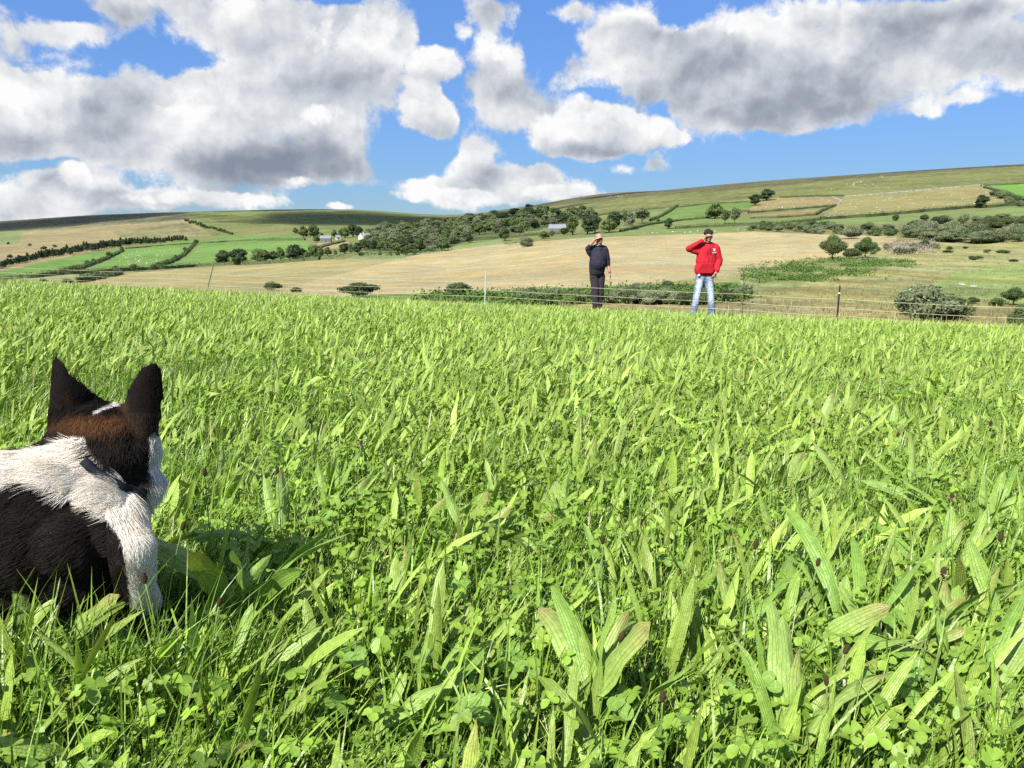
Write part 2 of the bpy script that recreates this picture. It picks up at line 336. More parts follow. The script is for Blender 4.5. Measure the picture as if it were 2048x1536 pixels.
def height(X, Y):
    X = np.asarray(X, float); Y = np.asarray(Y, float)
    r = np.hypot(X, Y) + 1e-9; Yc = np.maximum(Y, 0.5 * r)
    Yp = np.clip(Y, -6, 45); Xp = np.clip(X, -45, 45)
    near = -.028 * Yp - .0168 * Xp - .0014 * Yp**2 - .00132 * np.clip(Xp * Yp, -1400, 1400)
    near = np.where(Y < 0, -.028 * Yp - .0168 * Xp, near) + 0.03 * (fnoise(X * .35 + 9, Y * .35 + 4, 3) - .45)
    t = np.clip(X / Yc, TG[0], TG[-1]); l = np.clip(np.log(Yc), LG[0], LG[-1])
    a = (t - TG[0]) / (TG[1] - TG[0]); b = (l - LG[0]) / (LG[1] - LG[0])
    i = np.clip(a.astype(int), 0, 498); j = np.clip(b.astype(int), 0, 498); fa = a - i; fb = b - j
    m = (MG[j, i] * (1 - fa) + MG[j, i + 1] * fa) * (1 - fb) + (MG[j + 1, i] * (1 - fa) + MG[j + 1, i + 1] * fa) * fb
    far = CAMZ + m * Yc + np.clip(r / 100, 0, 3) * (fnoise(X / 22, Y / 22, 4, 5) - .47) * 0.6 * np.clip((2000 - r) / 600, 0.0, 1)
    w = np.clip((r - 30) / 26, 0, 1); w = w * w * (3 - 2 * w)
    return near * (1 - w) + far * w
RAYD = np.geomspace(28, 3000, 900)
def ground_at(px, py, dmin=28.0, dmax=1e9):
    """first land the ray through a photo pixel meets beyond dmin"""
    t, m = ray(px, py); z = height(t * RAYD, RAYD)
    hit = (CAMZ + m * RAYD <= z) & (RAYD >= dmin)
    if not hit.any():
        i = int(np.argmin(np.where(RAYD >= dmin, (CAMZ + m * RAYD - z) / RAYD, 9)))
    else: i = int(np.argmax(hit))
    Y = RAYD[i]
    return np.array([t * Y, Y, float(height(t * Y, Y))])

def inpoly(px, py, poly):
    c = np.zeros(px.shape, bool); n = len(poly)
    for i in range(n):
        x0, y0 = poly[i]; x1, y1 = poly[(i + 1) % n]
        if y0 == y1: continue
        c ^= ((y0 > py) != (y1 > py)) & (px < (x1 - x0) * (py - y0) / (y1 - y0) + x0)
    return c
F = {}
F['moor_left'] = ([(-900, 400), (400, 400), (366, 424), (380, 440), (330, 446), (230, 450), (60, 470), (-900, 520)], (.14, .145, .085))
F['slope_left'] = ([(-900, 500), (0, 466), (60, 462), (230, 450), (300, 447), (375, 440), (425, 471), (350, 476), (240, 490), (0, 545), (-900, 600)], (.235, .205, .115))
F['paddock_left'] = ([(0, 462), (46, 461), (38, 488), (0, 490), (-200, 500), (-200, 470)], (.16, .20, .09))
F['gorse_left'] = ([(225, 462), (370, 446), (420, 468), (290, 476), (240, 474)], (.17, .17, .085))
F['hill_mid'] = ([(366, 400), (960, 400), (935, 428), (900, 445), (640, 462), (430, 472), (380, 440)], (.135, .165, .062))
F['hill_mid_tan'] = ([(480, 462), (600, 450), (640, 458), (560, 470), (480, 471)], (.16, .16, .07))
F['moor_right'] = ([(880, 440), (935, 400), (2800, 200), (2800, 400), (1960, 372), (1690, 393), (1500, 400), (1340, 415), (1180, 432), (1000, 432)], (.14, .158, .062))
F['moor_right_top'] = ([(935, 420), (1200, 380), (1430, 366), (1700, 345), (2048, 322), (2048, 332), (1700, 358), (1430, 382), (1250, 395), (1000, 425)], (.10, .105, .055))
F['L1'] = ([(-900, 640), (-900, 600), (0, 543), (122, 517), (239, 498), (244, 504), (211, 518), (163, 535), (127, 543), (0, 558)], (.115, .215, .055))
F['L2'] = ([(249, 499), (381, 489), (376, 504), (356, 518), (310, 532), (279, 537), (165, 540), (216, 521)], (.125, .225, .06))
F['L3'] = ([(399, 488), (520, 482), (609, 482), (627, 494), (617, 515), (500, 524), (315, 534), (361, 522), (386, 504)], (.125, .225, .06))
F['L4'] = ([(254, 497), (368, 479), (520, 469), (589, 467), (607, 478), (500, 482), (381, 488)], (.125, .21, .06))
F['strip_left'] = ([(0, 561), (0, 556), (120, 546), (241, 543), (165, 563), (60, 572), (0, 572)], (.20, .22, .10))
F['tan_left'] = ([(100, 590), (165, 563), (254, 547), (432, 532), (500, 527), (703, 518), (817, 517), (850, 560), (640, 620), (100, 620)], (.27, .25, .125))
F['pale_strip'] = ([(703, 517), (700, 512), (860, 500), (1000, 478), (1010, 490), (845, 507), (800, 517)], (.17, .22, .09))
F['green_mid'] = ([(830, 512), (900, 500), (1040, 487), (1180, 472), (1240, 462), (1500, 452), (1500, 465), (1373, 470), (1178, 477), (1000, 490)], (.15, .205, .075))
F['field_farm'] = ([(636, 485), (700, 483), (690, 492), (650, 500), (640, 500)], (.26, .23, .13))
F['field_farm2'] = ([(632, 463), (765, 452), (770, 462), (700, 478), (632, 478)], (.14, .19, .07))
F['G1'] = ([(1295, 443), (1355, 411), (1500, 404), (1506, 414), (1416, 437), (1320, 444)], (.125, .20, .06))
F['G2'] = ([(1180, 432), (1340, 416), (1305, 436), (1270, 442)], (.15, .20, .075))
F['G3'] = ([(1225, 466), (1240, 455), (1320, 446), (1416, 438), (1500, 436), (1640, 436), (1640, 440), (1500, 450), (1400, 455)], (.155, .21, .075))
F['F4'] = ([(1500, 430), (1650, 418), (1660, 421), (1640, 428), (1500, 438)], (.255, .195, .105))
F['F5'] = ([(1490, 425), (1521, 400), (1567, 395), (1671, 394), (1684, 400), (1671, 412), (1500, 426)], (.235, .205, .10))
F['F6'] = ([(1687, 395), (1901, 376), (1958, 371), (2008, 389), (2011, 401), (1982, 408), (1848, 421), (1741, 431), (1642, 436), (1671, 414)], (.225, .215, .095))
F['F7'] = ([(1965, 372), (2048, 367), (2800, 330), (2800, 430), (2048, 402), (2014, 386)], (.13, .25, .055))
F['F8'] = ([(1630, 440), (1848, 429), (2038, 416), (2200, 412), (2100, 430), (1875, 436), (1794, 447), (1560, 452), (1500, 452), (1500, 446)], (.15, .21, .075))
F['tan_big'] = ([(500, 640), (576, 573), (640, 558), (703, 542), (779, 523), (840, 508), (1000, 489), (1178, 475), (1373, 469), (1500, 463), (1687, 470), (1796, 473), (1792, 486), (1745, 495), (1658, 519), (1500, 545), (1440, 560), (1300, 575), (1180, 578), (1000, 587), (930, 592), (760, 604), (700, 640)], (.335, .295, .165))
F['scrubland'] = ([(1660, 455), (2800, 400), (2800, 480), (2048, 486), (1800, 492), (1796, 473), (1660, 468)], (.16, .17, .075))
F['rough'] = ([(1500, 545), (1658, 519), (1745, 495), (1800, 484), (2048, 482), (2800, 470), (2800, 760), (900, 760), (900, 592), (1180, 580)], (.235, .24, .105))
F['rough_green'] = ([(1900, 545), (2048, 525), (2800, 520), (2800, 600), (2048, 612), (1960, 600), (1860, 582)], (.20, .26, .09))
F['rough_brown'] = ([(1000, 604), (1480, 600), (1700, 606), (1780, 620), (2048, 622), (2800, 640), (2800, 760), (900, 760)], (.22, .195, .10))
F['bracken'] = ([(1480, 552), (1560, 535), (1640, 522), (1800, 515), (1830, 527), (1700, 545), (1620, 560), (1590, 578), (1500, 575)], (.17, .20, .08))
F['valley'] = ([(700, 590), (1000, 583), (1180, 574), (1300, 571), (1480, 563), (1490, 600), (1200, 606), (1000, 612), (700, 610)], (.10, .155, .04))
F['woodland'] = ([(724, 502), (740, 478), (760, 466), (800, 461), (870, 455), (940, 443), (985, 437), (1040, 425), (1170, 427), (1190, 434), (1120, 448), (1080, 460), (1000, 474), (930, 480), (905, 494), (870, 503), (800, 508)], (.075, .10, .042))
base_c = np.array((.15, .17, .07))
ang = np.concatenate([np.linspace(-180, -50, 28)[:-1], np.linspace(-50, -37.5, 24)[:-1], np.linspace(-37.5, 37.5, 610), np.linspace(37.5, 50, 24)[1:], np.linspace(50, 180, 28)[1:]])
rad = np.concatenate([np.geomspace(0.2, 28, 44), np.geomspace(28, 2700, 330)[1:], np.geomspace(2700, 9000, 12)[1:]])
A, RR = np.meshgrid(np.radians(ang), rad)
GX, GY = RR * np.sin(A), RR * np.cos(A)
GZ = height(GX, GY)
nr, nc = GX.shape
V = np.stack([GX, GY, GZ], -1).reshape(-1, 3)
V = np.concatenate([V, [[0, 0, float(height(0.0, 0.0))]]])
i, j = np.meshgrid(np.arange(nr - 1), np.arange(nc - 1), indexing='ij')
Q = np.stack([i * nc + j, i * nc + j + 1, (i + 1) * nc + j + 1, (i + 1) * nc + j], -1).reshape(-1, 4)
# little wedge round the origin, as quads
px_, py_ = proj(V); frontv = V[:, 1] > 25
jx = (fnoise(V[:, 0] / 9, V[:, 1] / 9, 3, 11) - .45) * 3.5; jy = (fnoise(V[:, 0] / 14, V[:, 1] / 14, 3, 12) - .45) * 1.6
C = np.tile(base_c, (len(V), 1)); fid = np.zeros(len(V))
for kf, (poly, c) in F.items():
    msk = inpoly(px_ + jx, py_ + jy, poly) & frontv; C[msk] = c
    fid[msk] = {'rough': 1, 'rough_brown': 1, 'rough_green': .8, 'scrubland': 1, 'bracken': 1, 'valley': 1, 'moor_left': .8, 'moor_right': .7, 'moor_right_top': .8, 'gorse_left': 1, 'woodland': 1, 'hill_mid': .6}.get(kf, 0.25)
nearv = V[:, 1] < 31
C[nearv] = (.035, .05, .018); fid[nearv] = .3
n1_ = fnoise(V[:, 0] / 60, V[:, 1] / 60, 4, 21)[:, None]; n2_ = fnoise(V[:, 0] / 9, V[:, 1] / 9, 3, 25)[:, None]
C = C * .88 * (1 + (n1_ - .47) * (.35 + .5 * fid[:, None]) + (n2_ - .44) * (.15 + .7 * fid[:, None]))
C4 = np.concatenate([np.clip(C, .01, 1), fid[:, None]], 1)
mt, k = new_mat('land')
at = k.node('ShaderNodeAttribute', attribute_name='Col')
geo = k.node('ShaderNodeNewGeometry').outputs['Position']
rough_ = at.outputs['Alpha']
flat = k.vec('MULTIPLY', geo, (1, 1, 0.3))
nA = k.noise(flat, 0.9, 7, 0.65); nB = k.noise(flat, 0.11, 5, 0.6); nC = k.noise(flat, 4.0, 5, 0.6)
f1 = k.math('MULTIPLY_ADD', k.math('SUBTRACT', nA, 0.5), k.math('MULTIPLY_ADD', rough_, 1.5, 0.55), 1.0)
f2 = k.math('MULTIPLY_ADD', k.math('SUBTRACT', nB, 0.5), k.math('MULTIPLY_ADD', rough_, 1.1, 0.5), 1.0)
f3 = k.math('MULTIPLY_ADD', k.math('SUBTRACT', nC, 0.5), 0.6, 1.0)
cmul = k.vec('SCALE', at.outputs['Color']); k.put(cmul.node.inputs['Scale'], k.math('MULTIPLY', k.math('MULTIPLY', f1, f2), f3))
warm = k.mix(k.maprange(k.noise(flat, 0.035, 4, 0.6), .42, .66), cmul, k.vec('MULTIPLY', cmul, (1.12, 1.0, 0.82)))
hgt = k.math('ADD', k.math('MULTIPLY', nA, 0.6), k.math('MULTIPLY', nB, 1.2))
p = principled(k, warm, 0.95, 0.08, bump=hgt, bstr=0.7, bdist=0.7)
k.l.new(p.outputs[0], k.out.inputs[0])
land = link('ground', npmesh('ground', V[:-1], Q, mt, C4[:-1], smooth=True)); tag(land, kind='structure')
# ------------------------------------------------------------------ trees, bushes, hedges
def foliage_mat(name, c, c2, var=.35, trans=.18):
    m, k = new_mat(name)
    oi = k.node('ShaderNodeObjectInfo').outputs['Random']
    at = k.node('ShaderNodeAttribute', attribute_name='Col').outputs['Color']
    cc = k.mix(oi, c, c2)
    cm = k.vec('MULTIPLY', cc, at)
    cm2 = k.vec('SCALE', cm); k.put(cm2.node.inputs['Scale'], k.math('MULTIPLY_ADD', k.math('FRACT', k.math('MULTIPLY', oi, 7.3)), var, 1 - var / 2))
    p = principled(k, cm2, .75, .2); tr = k.node('ShaderNodeBsdfTranslucent'); k.put(tr.inputs[0], cm2)
    mx = k.node('ShaderNodeMixShader'); mx.inputs[0].default_value = trans; k.l.new(p.outputs[0], mx.inputs[1]); k.l.new(tr.outputs[0], mx.inputs[2]); k.l.new(mx.outputs[0], k.out.inputs[0])
    return m
M_BROAD = foliage_mat('broadleaf_foliage', (.085, .130, .042), (.135, .180, .062)); M_DARKF = foliage_mat('dark_foliage', (.045, .075, .034), (.070, .105, .045))
M_WILLOW = foliage_mat('willow_foliage', (.135, .170, .085), (.185, .215, .120)); M_HEDGE = foliage_mat('hedge_foliage', (.070, .105, .042), (.105, .14, .055))
M_PALEF = foliage_mat('pale_foliage', (.165, .180, .115), (.205, .205, .14)); M_ASH = foliage_mat('ash_foliage', (.150, .195, .085), (.20, .24, .115)); M_BRACK = foliage_mat('bracken_foliage', (.085, .155, .032), (.11, .18, .04))
M_PINK = foliage_mat('willowherb_foliage', (.31, .26, .21), (.36, .30, .25)); M_RUSH = foliage_mat('rush_foliage', (.20, .21, .085), (.26, .24, .11))
M_BARK = simple_mat('bark', (.12, .10, .08), .9, .1, .3, 3, .6, .05); M_PBARK = simple_mat('pale_bark', (.38, .35, .30), .9, .1, .2, 3)
def cards(C, s, jitter=.5, up=.25):
    """N small folded leaf clumps (two triangles) around centres C"""
    n = len(C); a = rng.normal(0, 1, (n, 3)); a /= np.linalg.norm(a, axis=1)[:, None]; b = rng.normal(0, 1, (n, 3)); b -= a * (a * b).sum(1)[:, None]; b /= np.linalg.norm(b, axis=1)[:, None]
    ss = s * rng.uniform(.6, 1.4, n)[:, None]
    V = np.stack([C - a * ss, C + b * ss * .6 , C + a * ss, C - b * ss * .6 + np.cross(a, b) * ss * .3], 1).reshape(-1, 3)
    F = (np.array([[0, 1, 2, 3]])[None] + (np.arange(n) * 4)[:, None, None]).reshape(-1, 4)
    return V, F
def crown_mesh(name, lumps, nleaf, leaf, mat, core=.80, seed=0):
    """lumps: (cx,cy,cz,rx,ry,rz) in tree units; leaves sit in the outer shell of every lump over a broken inner mass"""
    L = np.array(lumps, float); w = (L[:, 3] * L[:, 4] * L[:, 5]) ** .667; idx = rng.choice(len(L), nleaf, p=w / w.sum())
    d = rng.normal(0, 1, (nleaf, 3)); d /= np.linalg.norm(d, axis=1)[:, None]; rr = rng.uniform(.62, 1.10, nleaf)[:, None]
    C = L[idx, :3] + d * L[idx, 3:6] * rr
    V, F = cards(C, leaf); tone = np.repeat(rng.uniform(.65, 1.35, (nleaf, 1)) * rng.uniform(.8, 1.2, len(L))[idx][:, None], 4, 0)
    Vs, Fs, Cs = [V], [F], [np.tile(tone, (1, 3))]; off = len(V)
    th = np.linspace(0, 2 * math.pi, 9)[:-1]
    for l in L:                                             # inner mass of each lump
        ring = []
        for ph in (-1.2, -.4, .4, 1.2): ring.append(np.stack([np.cos(th) * math.cos(ph), np.sin(th) * math.cos(ph), np.full(8, math.sin(ph))], 1))
        v = np.concatenate(ring) * (1 + rng.normal(0, .10, (32, 1))) * l[3:6] * core + l[:3]
        f = np.array([(r_ * 8 + q, r_ * 8 + (q + 1) % 8, (r_ + 1) * 8 + (q + 1) % 8, (r_ + 1) * 8 + q) for r_ in range(3) for q in range(8)] + [(0, 2, 4, 6), (24, 26, 28, 30)])
        Vs.append(v); Fs.append(f + off); off += 32; Cs.append(np.full((32, 3), .8))
    return npmesh(name, np.concatenate(Vs), np.concatenate(Fs), mat, np.concatenate(Cs))
def lumps_round(n, w, h, base, spread=.62, top=1.0, flat=1.0):
    L = []
    for i in range(n):
        a = rng.uniform(0, 6.28); z = rng.uniform(0, 1) ** .8; rad = w * spread * math.sqrt(max(.05, 1 - (2 * z - .75) ** 2 * .8)) * rng.uniform(.35, 1)
        r = w * rng.uniform(.24, .42); L.append((rad * math.cos(a), rad * math.sin(a), base + (h - base) * (.16 + .70 * z), r, r, r * .8 * flat))
    L.append((0, 0, base + (h - base) * .5, w * .55, w * .55, (h - base) * .42)); return L
PROTO = {}
def proto(kind, crown, trunk=None, tm=None): PROTO.setdefault(kind, []).append((crown, trunk))
def trunk_mesh(h, r, mat, limbs=3, lean=0):
    mb = MB(); mb.tube([(0, 0, -.3), (lean * .3, 0, h * .5), (lean, 0, h)], [r * 1.25, r * .85, r * .6], 7)
    for i in range(limbs):
        a = i * 2.1 + rng.random(); mb.tube([(lean * .7, 0, h * .75), (math.cos(a) * h * .3, math.sin(a) * h * .3, h * 1.15), (math.cos(a) * h * .5, math.sin(a) * h * .5, h * 1.5)], [r * .5, r * .35, r * .18], 5)
    o = mb.build('tmp', mat, None, True); me = o.data; bpy.data.objects.remove(o); return me
# unit sizes: one metre high crowns are scaled afterwards; prototypes are about 10 m trees and 3 m bushes
for i in range(4): proto('broad', crown_mesh('crown', lumps_round(14, 5.0, 10.5, .7), 2600, .34, M_BROAD), trunk_mesh(3.2, .34, M_BARK))
for i in range(3): proto('dark', crown_mesh('crown', lumps_round(12, 4.4, 11, .5), 2400, .32, M_DARKF), trunk_mesh(3.0, .30, M_BARK))
for i in range(3): proto('ash', crown_mesh('crown', lumps_round(15, 4.2, 10.5, 1.5), 1900, .33, M_ASH, core=.62), trunk_mesh(4.4, .22, M_PBARK, 4))
for i in range(2): proto('pale', crown_mesh('crown', lumps_round(12, 3.6, 9, .8), 1500, .28, M_PALEF, core=.5), trunk_mesh(3.4, .20, M_PBARK, 4))
for i in range(4): proto('willow', crown_mesh('crown', lumps_round(11, 3.4, 3.6, .1, .75, flat=.8), 4200, .13, M_WILLOW), None)
for i in range(4): proto('bush', crown_mesh('crown', lumps_round(10, 2.6, 3.2, .1, .7, flat=.9), 3800, .12, M_HEDGE), None)
for i in range(2): proto('pine', crown_mesh('crown', [(0, 0, 2 + j * 1.15 + rng.random() * .4, 2.4 - j * .24, 2.4 - j * .24, 1.0) for j in range(8)], 1300, .30, M_DARKF), trunk_mesh(2.2, .22, M_BARK, 0))
for i in range(2): proto('hawthorn', crown_mesh('crown', lumps_round(12, 4.6, 6.6, 1.1, .62), 9000, .15, M_BROAD), trunk_mesh(2.0, .20, M_BARK, 5, .3))
SIZE = {'broad': (10, 10.5), 'dark': (8.8, 11), 'ash': (8.4, 10.5), 'pale': (7.2, 9), 'willow': (7.6, 3.6), 'bush': (5.8, 3.2), 'pine': (4.8, 11), 'hawthorn': (9.2, 6.6)}
TNAME = {'broad': 'broadleaf_tree', 'dark': 'dark_tree', 'ash': 'ash_tree', 'pale': 'pale_tree', 'willow': 'willow_bush', 'bush': 'hedge_bush', 'pine': 'pine_tree', 'hawthorn': 'hawthorn_tree'}
TCAT = {'willow': 'bush', 'bush': 'bush'}
def plant(kind, px, py, wpx, hpx, label, group=None, dmin=28., P=None):
    """a tree whose foot shows at px, py and which is wpx by hpx photo pixels in size"""
    P = ground_at(px, py, dmin) if P is None else P
    w, h = wpx / FPX * P[1] * 1.28, hpx / FPX * P[1] * 1.12; cm, tm = PROTO[kind][rng.integers(len(PROTO[kind]))]
    W0, H0 = SIZE[kind]; sc = (w / W0, w / W0, h / H0); rz = rng.uniform(0, 6.28)
    if tm is None:
        o = link(TNAME[kind], cm, None, P); o.scale = sc; o.rotation_euler = (0, 0, rz)
    else:
        o = empty(TNAME[kind], P, rz); o.scale = sc; link('trunk', tm, o); link('crown', cm, o)
    tag(o, label, TCAT.get(kind, 'tree'), group); return o
g = lambda s: s
# --- single trees and bushes that stand out
plant('broad', 1430, 437, 38, 27, 'dark round-headed tree standing alone at the corner of the green hill field')
plant('ash', 1450, 448, 22, 26, 'narrower light tree, left of a pair below the round-headed tree'); plant('ash', 1469, 448, 24, 30, 'wider light tree, right of a pair below the round-headed tree')
plant('dark', 1510, 411, 26, 20, 'dark tree at the left end of the sheep field hedge on the hill'); plant('dark', 1533, 401, 32, 21, 'dark tree just uphill beside the sheep field hedge')
plant('dark', 1962, 416, 28, 24, 'dark tree standing in the hedge under the big sheep field on the right')
plant('dark', 1337, 458, 20, 20, 'small dark tree alone in the field left of the man in red'); plant('broad', 1316, 445, 8, 8, 'tiny tree at the end of the slanting hedge on the hill')
plant('hawthorn', 1664, 521, 50, 42, 'wind-swept hawthorn at the corner of the tan field, left of its neighbour', dmin=100)
plant('hawthorn', 1730, 516, 40, 34, 'rounder hawthorn to the right of the wind-swept one', dmin=100)
plant('bush', 1700, 518, 40, 18, 'low dark thorn bush between the two hawthorns', dmin=100)
for i, (x, y, w, h, kk, lb) in enumerate([(1845, 650, 150, 66, 'willow', 'big grey-green willow bush beyond the fence on the right, its pale left half'), (1900, 652, 130, 54, 'bush', 'darker right half of the big bush beyond the fence')]): plant(kk, x, y, w, h, lb, None, 30.)
plant('bush', 1944, 608, 26, 12, 'small dark bush right of the big willow bush, below the green slope', None, 50.); plant('bush', 1992, 612, 38, 14, 'long low dark bush left of the small bare-stemmed tree', None, 50.)
plant('hawthorn', 2026, 610, 44, 30, 'small pale-stemmed tree with flat branches near the right edge', None, 50.); plant('bush', 2040, 655, 50, 40, 'dark bush cut by the right edge beyond the fence', None, 30.)
plant('bush', 542, 582, 40, 16, 'small round bush beyond the field, farthest left of three', None, 60.); plant('bush', 594, 585, 26, 9, 'flat low bush between two larger ones beyond the field', None, 60.); plant('bush', 718, 594, 84, 26, 'wide dark bush against the tan field, left of the pale post', None, 60.)
plant('bush', 922, 602, 70, 32, 'dark bush left of the pale green fence post', None, 60.); plant('bush', 880, 602, 44, 16, 'low bush at the left end of the valley thicket', None, 60.)
for x, y, w, h, lb in [(134, 568, 24, 9, 'clipped dark bush on the pale strip at far left'), (86, 563, 22, 5, 'low flat bush near the left edge of the valley'), (268, 543, 20, 13, 'round bush on the hedge under the left sheep field'), (231, 541, 14, 8, 'small bush left of the round bush on the hedge'), (148, 543, 28, 10, 'bush where the left hedge meets the lower one'), (218, 516, 14, 10, 'bush half-way up the left slanting hedge'), (175, 530, 12, 8, 'left of two small bushes on the slanting hedge'), (187, 526, 10, 8, 'right of two small bushes on the slanting hedge'), (244, 504, 12, 9, 'bush at the top of the left slanting hedge'),
                       (318, 534, 16, 8, 'bush at the foot of the right slanting hedge'), (334, 529, 14, 9, 'bush low on the right slanting hedge'), (352, 521, 12, 9, 'bush half-way up the right slanting hedge'), (371, 504, 10, 9, 'bush high on the right slanting hedge'), (392, 489, 12, 9, 'bush at the top of the right slanting hedge'), (59, 493, 9, 5, 'small dot of a bush on the tan slope, left'), (88, 500, 12, 7, 'bush on the tan slope just right of the smallest one'), (110, 495, 10, 5, 'flat bush on the tan slope, farthest right of three'), (17, 489, 8, 4, 'tiny bush by the far left edge under the hill'), (22, 517, 12, 7, 'bush above the left end of the shelter belt')]:
    plant('bush', x, y, w, h, lb, None, 60.)
for i, (x, y, w, h) in enumerate([(448, 529, 24, 24), (478, 529, 34, 26), (519, 526, 32, 24), (546, 521, 18, 16), (561, 519, 16, 20), (590, 520, 36, 26), (616, 518, 14, 12), (628, 516, 26, 22), (641, 517, 12, 18)]):
    plant('dark' if i in (0, 1, 5) else 'broad', x, y + 1, w * 1.3, h * 1.15, '%s in the row of trees under the green fields on the left' % nth(i, 9), 'row of field trees on the left')
for i, (x, y, w, h) in enumerate([(591, 468, 12, 11), (607, 476, 20, 21), (628, 477, 26, 26), (634, 486, 14, 14), (644, 477, 10, 10), (669, 476, 13, 15), (683, 474, 12, 11)]):
    plant('broad', x, y, w, h, '%s of the trees round the left farm buildings' % nth(i, 7), 'trees by the farm')
for i, (x, y, w, h, kk) in enumerate([(690, 476, 26, 20, 'broad'), (706, 473, 28, 22, 'dark'), (718, 475, 20, 20, 'dark'), (732, 478, 16, 14, 'ash')]):
    plant(kk, x, y, w, h, '%s of the tall trees right behind the white farmhouse' % nth(i, 4), 'trees behind the farmhouse')
for i, (x, y, w, h, kk) in enumerate([(655, 512, 18, 16, 'broad'), (671, 514, 8, 13, 'ash'), (690, 508, 24, 20, 'dark'), (702, 511, 12, 22, 'ash'), (716, 507, 26, 20, 'dark'), (722, 513, 14, 9, 'bush'), (760, 512, 8, 9, 'broad'), (782, 512, 9, 9, 'broad'), (796, 512, 10, 7, 'bush'), (812, 511, 20, 18, 'broad'), (830, 510, 14, 10, 'bush'), (862, 503, 26, 12, 'willow'), (884, 502, 30, 22, 'broad')]):
    plant(kk, x, y, w, h, '%s along the front of the valley wood' % nth(i, 13), 'trees along the front of the valley wood')
for i, (x, y, w, h, kk) in enumerate([(1010, 482, 24, 24, 'broad'), (938, 486, 18, 16, 'dark'), (1052, 494, 40, 16, 'willow'), (1145, 470, 30, 34, 'broad'), (1175, 469, 34, 34, 'dark'), (1190, 466, 24, 34, 'dark'), (1218, 466, 34, 26, 'broad'), (1228, 458, 38, 32, 'dark'), (1250, 452, 22, 30, 'ash'), (1261, 460, 20, 32, 'pale'), (1284, 447, 32, 28, 'ash'), (1088, 478, 22, 14, 'broad'), (1040, 472, 22, 22, 'ash'), (1128, 470, 22, 13, 'broad'), (1104, 472, 14, 9, 'bush')]):
    plant(kk, x, y, w, h, None, 'tall trees around the barn')
T_ = sorted([o for o in scn.objects if o.get('group') == 'tall trees around the barn'], key=lambda o: o.location.x / o.location.y)
for i, o in enumerate(T_): o['label'] = '%s of the tall trees around the grey barn' % nth(i, len(T_))
# --- shelter belt on the left: the same dark trees one after another
bl = np.array([(-60, 545), (5, 535), (60, 522), (130, 509), (200, 499), (260, 490), (350, 483), (372, 480)])
for i, x in enumerate(np.linspace(-40, 372, 74)):
    y = np.interp(x, bl[:, 0], bl[:, 1]) + rng.normal(0, .8); hh = np.interp(x, [0, 180, 372], [13, 15, 9])
    plant('pine' if i % 3 else 'dark', x, y, hh * rng.uniform(.55, .9), hh * rng.uniform(.8, 1.15), 'dark tree packed into the shelter belt above the left fields', 'shelter belt trees', 300.)
for i in range(26):
    t = i / 25; x = 372 + 92 * t; plant('bush', x, 443 + 27 * t + rng.normal(0, 1.2), rng.uniform(6, 11), rng.uniform(3.5, 6), 'brown-green thorn in the strip running up the left hill', 'thorns up the hill edge', 500.)
# --- the valley wood: crowns one can still tell apart
def wood(n, poly, kinds, wr, hr, label, group):
    xs = [p[0] for p in poly]; ys = [p[1] for p in poly]; c = 0; pts = []
    while c < n:
        x, y = rng.uniform(min(xs), max(xs)), rng.uniform(min(ys), max(ys))
        if inpoly(np.array([x]), np.array([y]), poly)[0] and all((x - a) ** 2 + ((y - b) * 2.2) ** 2 > 30 for a, b in pts[-90:]): pts.append((x, y)); c += 1
    for x, y in sorted(pts, key=lambda p: p[1]):
        plant(kinds[rng.integers(len(kinds))], x, y, rng.uniform(*wr), rng.uniform(*hr), label, group, 200.)
WK = ['broad', 'ash', 'ash', 'dark', 'broad', 'pale', 'willow']
wood(170, [(724, 500), (740, 478), (760, 466), (800, 462), (870, 456), (940, 444), (990, 438), (1010, 452), (1000, 466), (930, 478), (905, 492), (880, 500), (800, 506)], WK, (16, 30), (12, 21), 'tree in the mixed wood filling the valley behind the tan field', 'trees of the valley wood')
wood(58, [(985, 438), (1040, 426), (1100, 426), (1170, 428), (1190, 434), (1150, 444), (1120, 448), (1080, 458), (1020, 470), (1000, 462)], WK[:-1], (15, 28), (10, 18), 'tree in the wood climbing the ridge left of the barn', 'trees of the ridge wood')
# --- willow scrub on the right and thickets on the valley floor
wood(44, [(1700, 478), (1830, 478), (1905, 488), (2040, 486), (2090, 478), (2090, 466), (1980, 470), (1880, 462), (1780, 462), (1690, 470)], ['willow', 'willow', 'bush'], (34, 60), (14, 22), 'grey-green willow bush in the scrub at the right of the tan field', 'willow scrub')
wood(32, [(1500, 462), (1560, 464), (1650, 470), (1690, 466), (1660, 452), (1560, 452), (1500, 456)], ['willow', 'willow', 'bush'], (16, 28), (8, 14), 'small willow bush behind the far edge of the tan field', 'bushes behind the tan field')
wood(20, [(1690, 462), (1760, 440), (1900, 442), (2050, 430), (2050, 450), (1900, 456), (1780, 462)], ['willow', 'bush', 'bush'], (18, 34), (8, 15), 'scattered bush on the rough strip below the right-hand hedges', 'scattered bushes at the right')
wood(9, [(1950, 452), (2060, 448), (2060, 460), (1960, 462)], ['bush'], (26, 40), (14, 18), 'dark bush in the clump at the right edge', 'dark clump at the right edge')
wood(10, [(1975, 384), (2010, 394), (2060, 420), (2040, 420), (2000, 402)], ['bush', 'willow'], (14, 24), (8, 13), 'bush in the belt beside the bright green field top right', 'belt by the bright field')
def thicket(n, x0, x1, yf, ys, kinds, wr, hr, label, group, dmin=45.):
    for i in range(n):
        x = x0 + (x1 - x0) * (i + rng.random()) / n; plant(kinds[rng.integers(len(kinds))], x, yf(x) + rng.normal(0, ys), rng.uniform(*wr), rng.uniform(*hr), label, group, dmin)
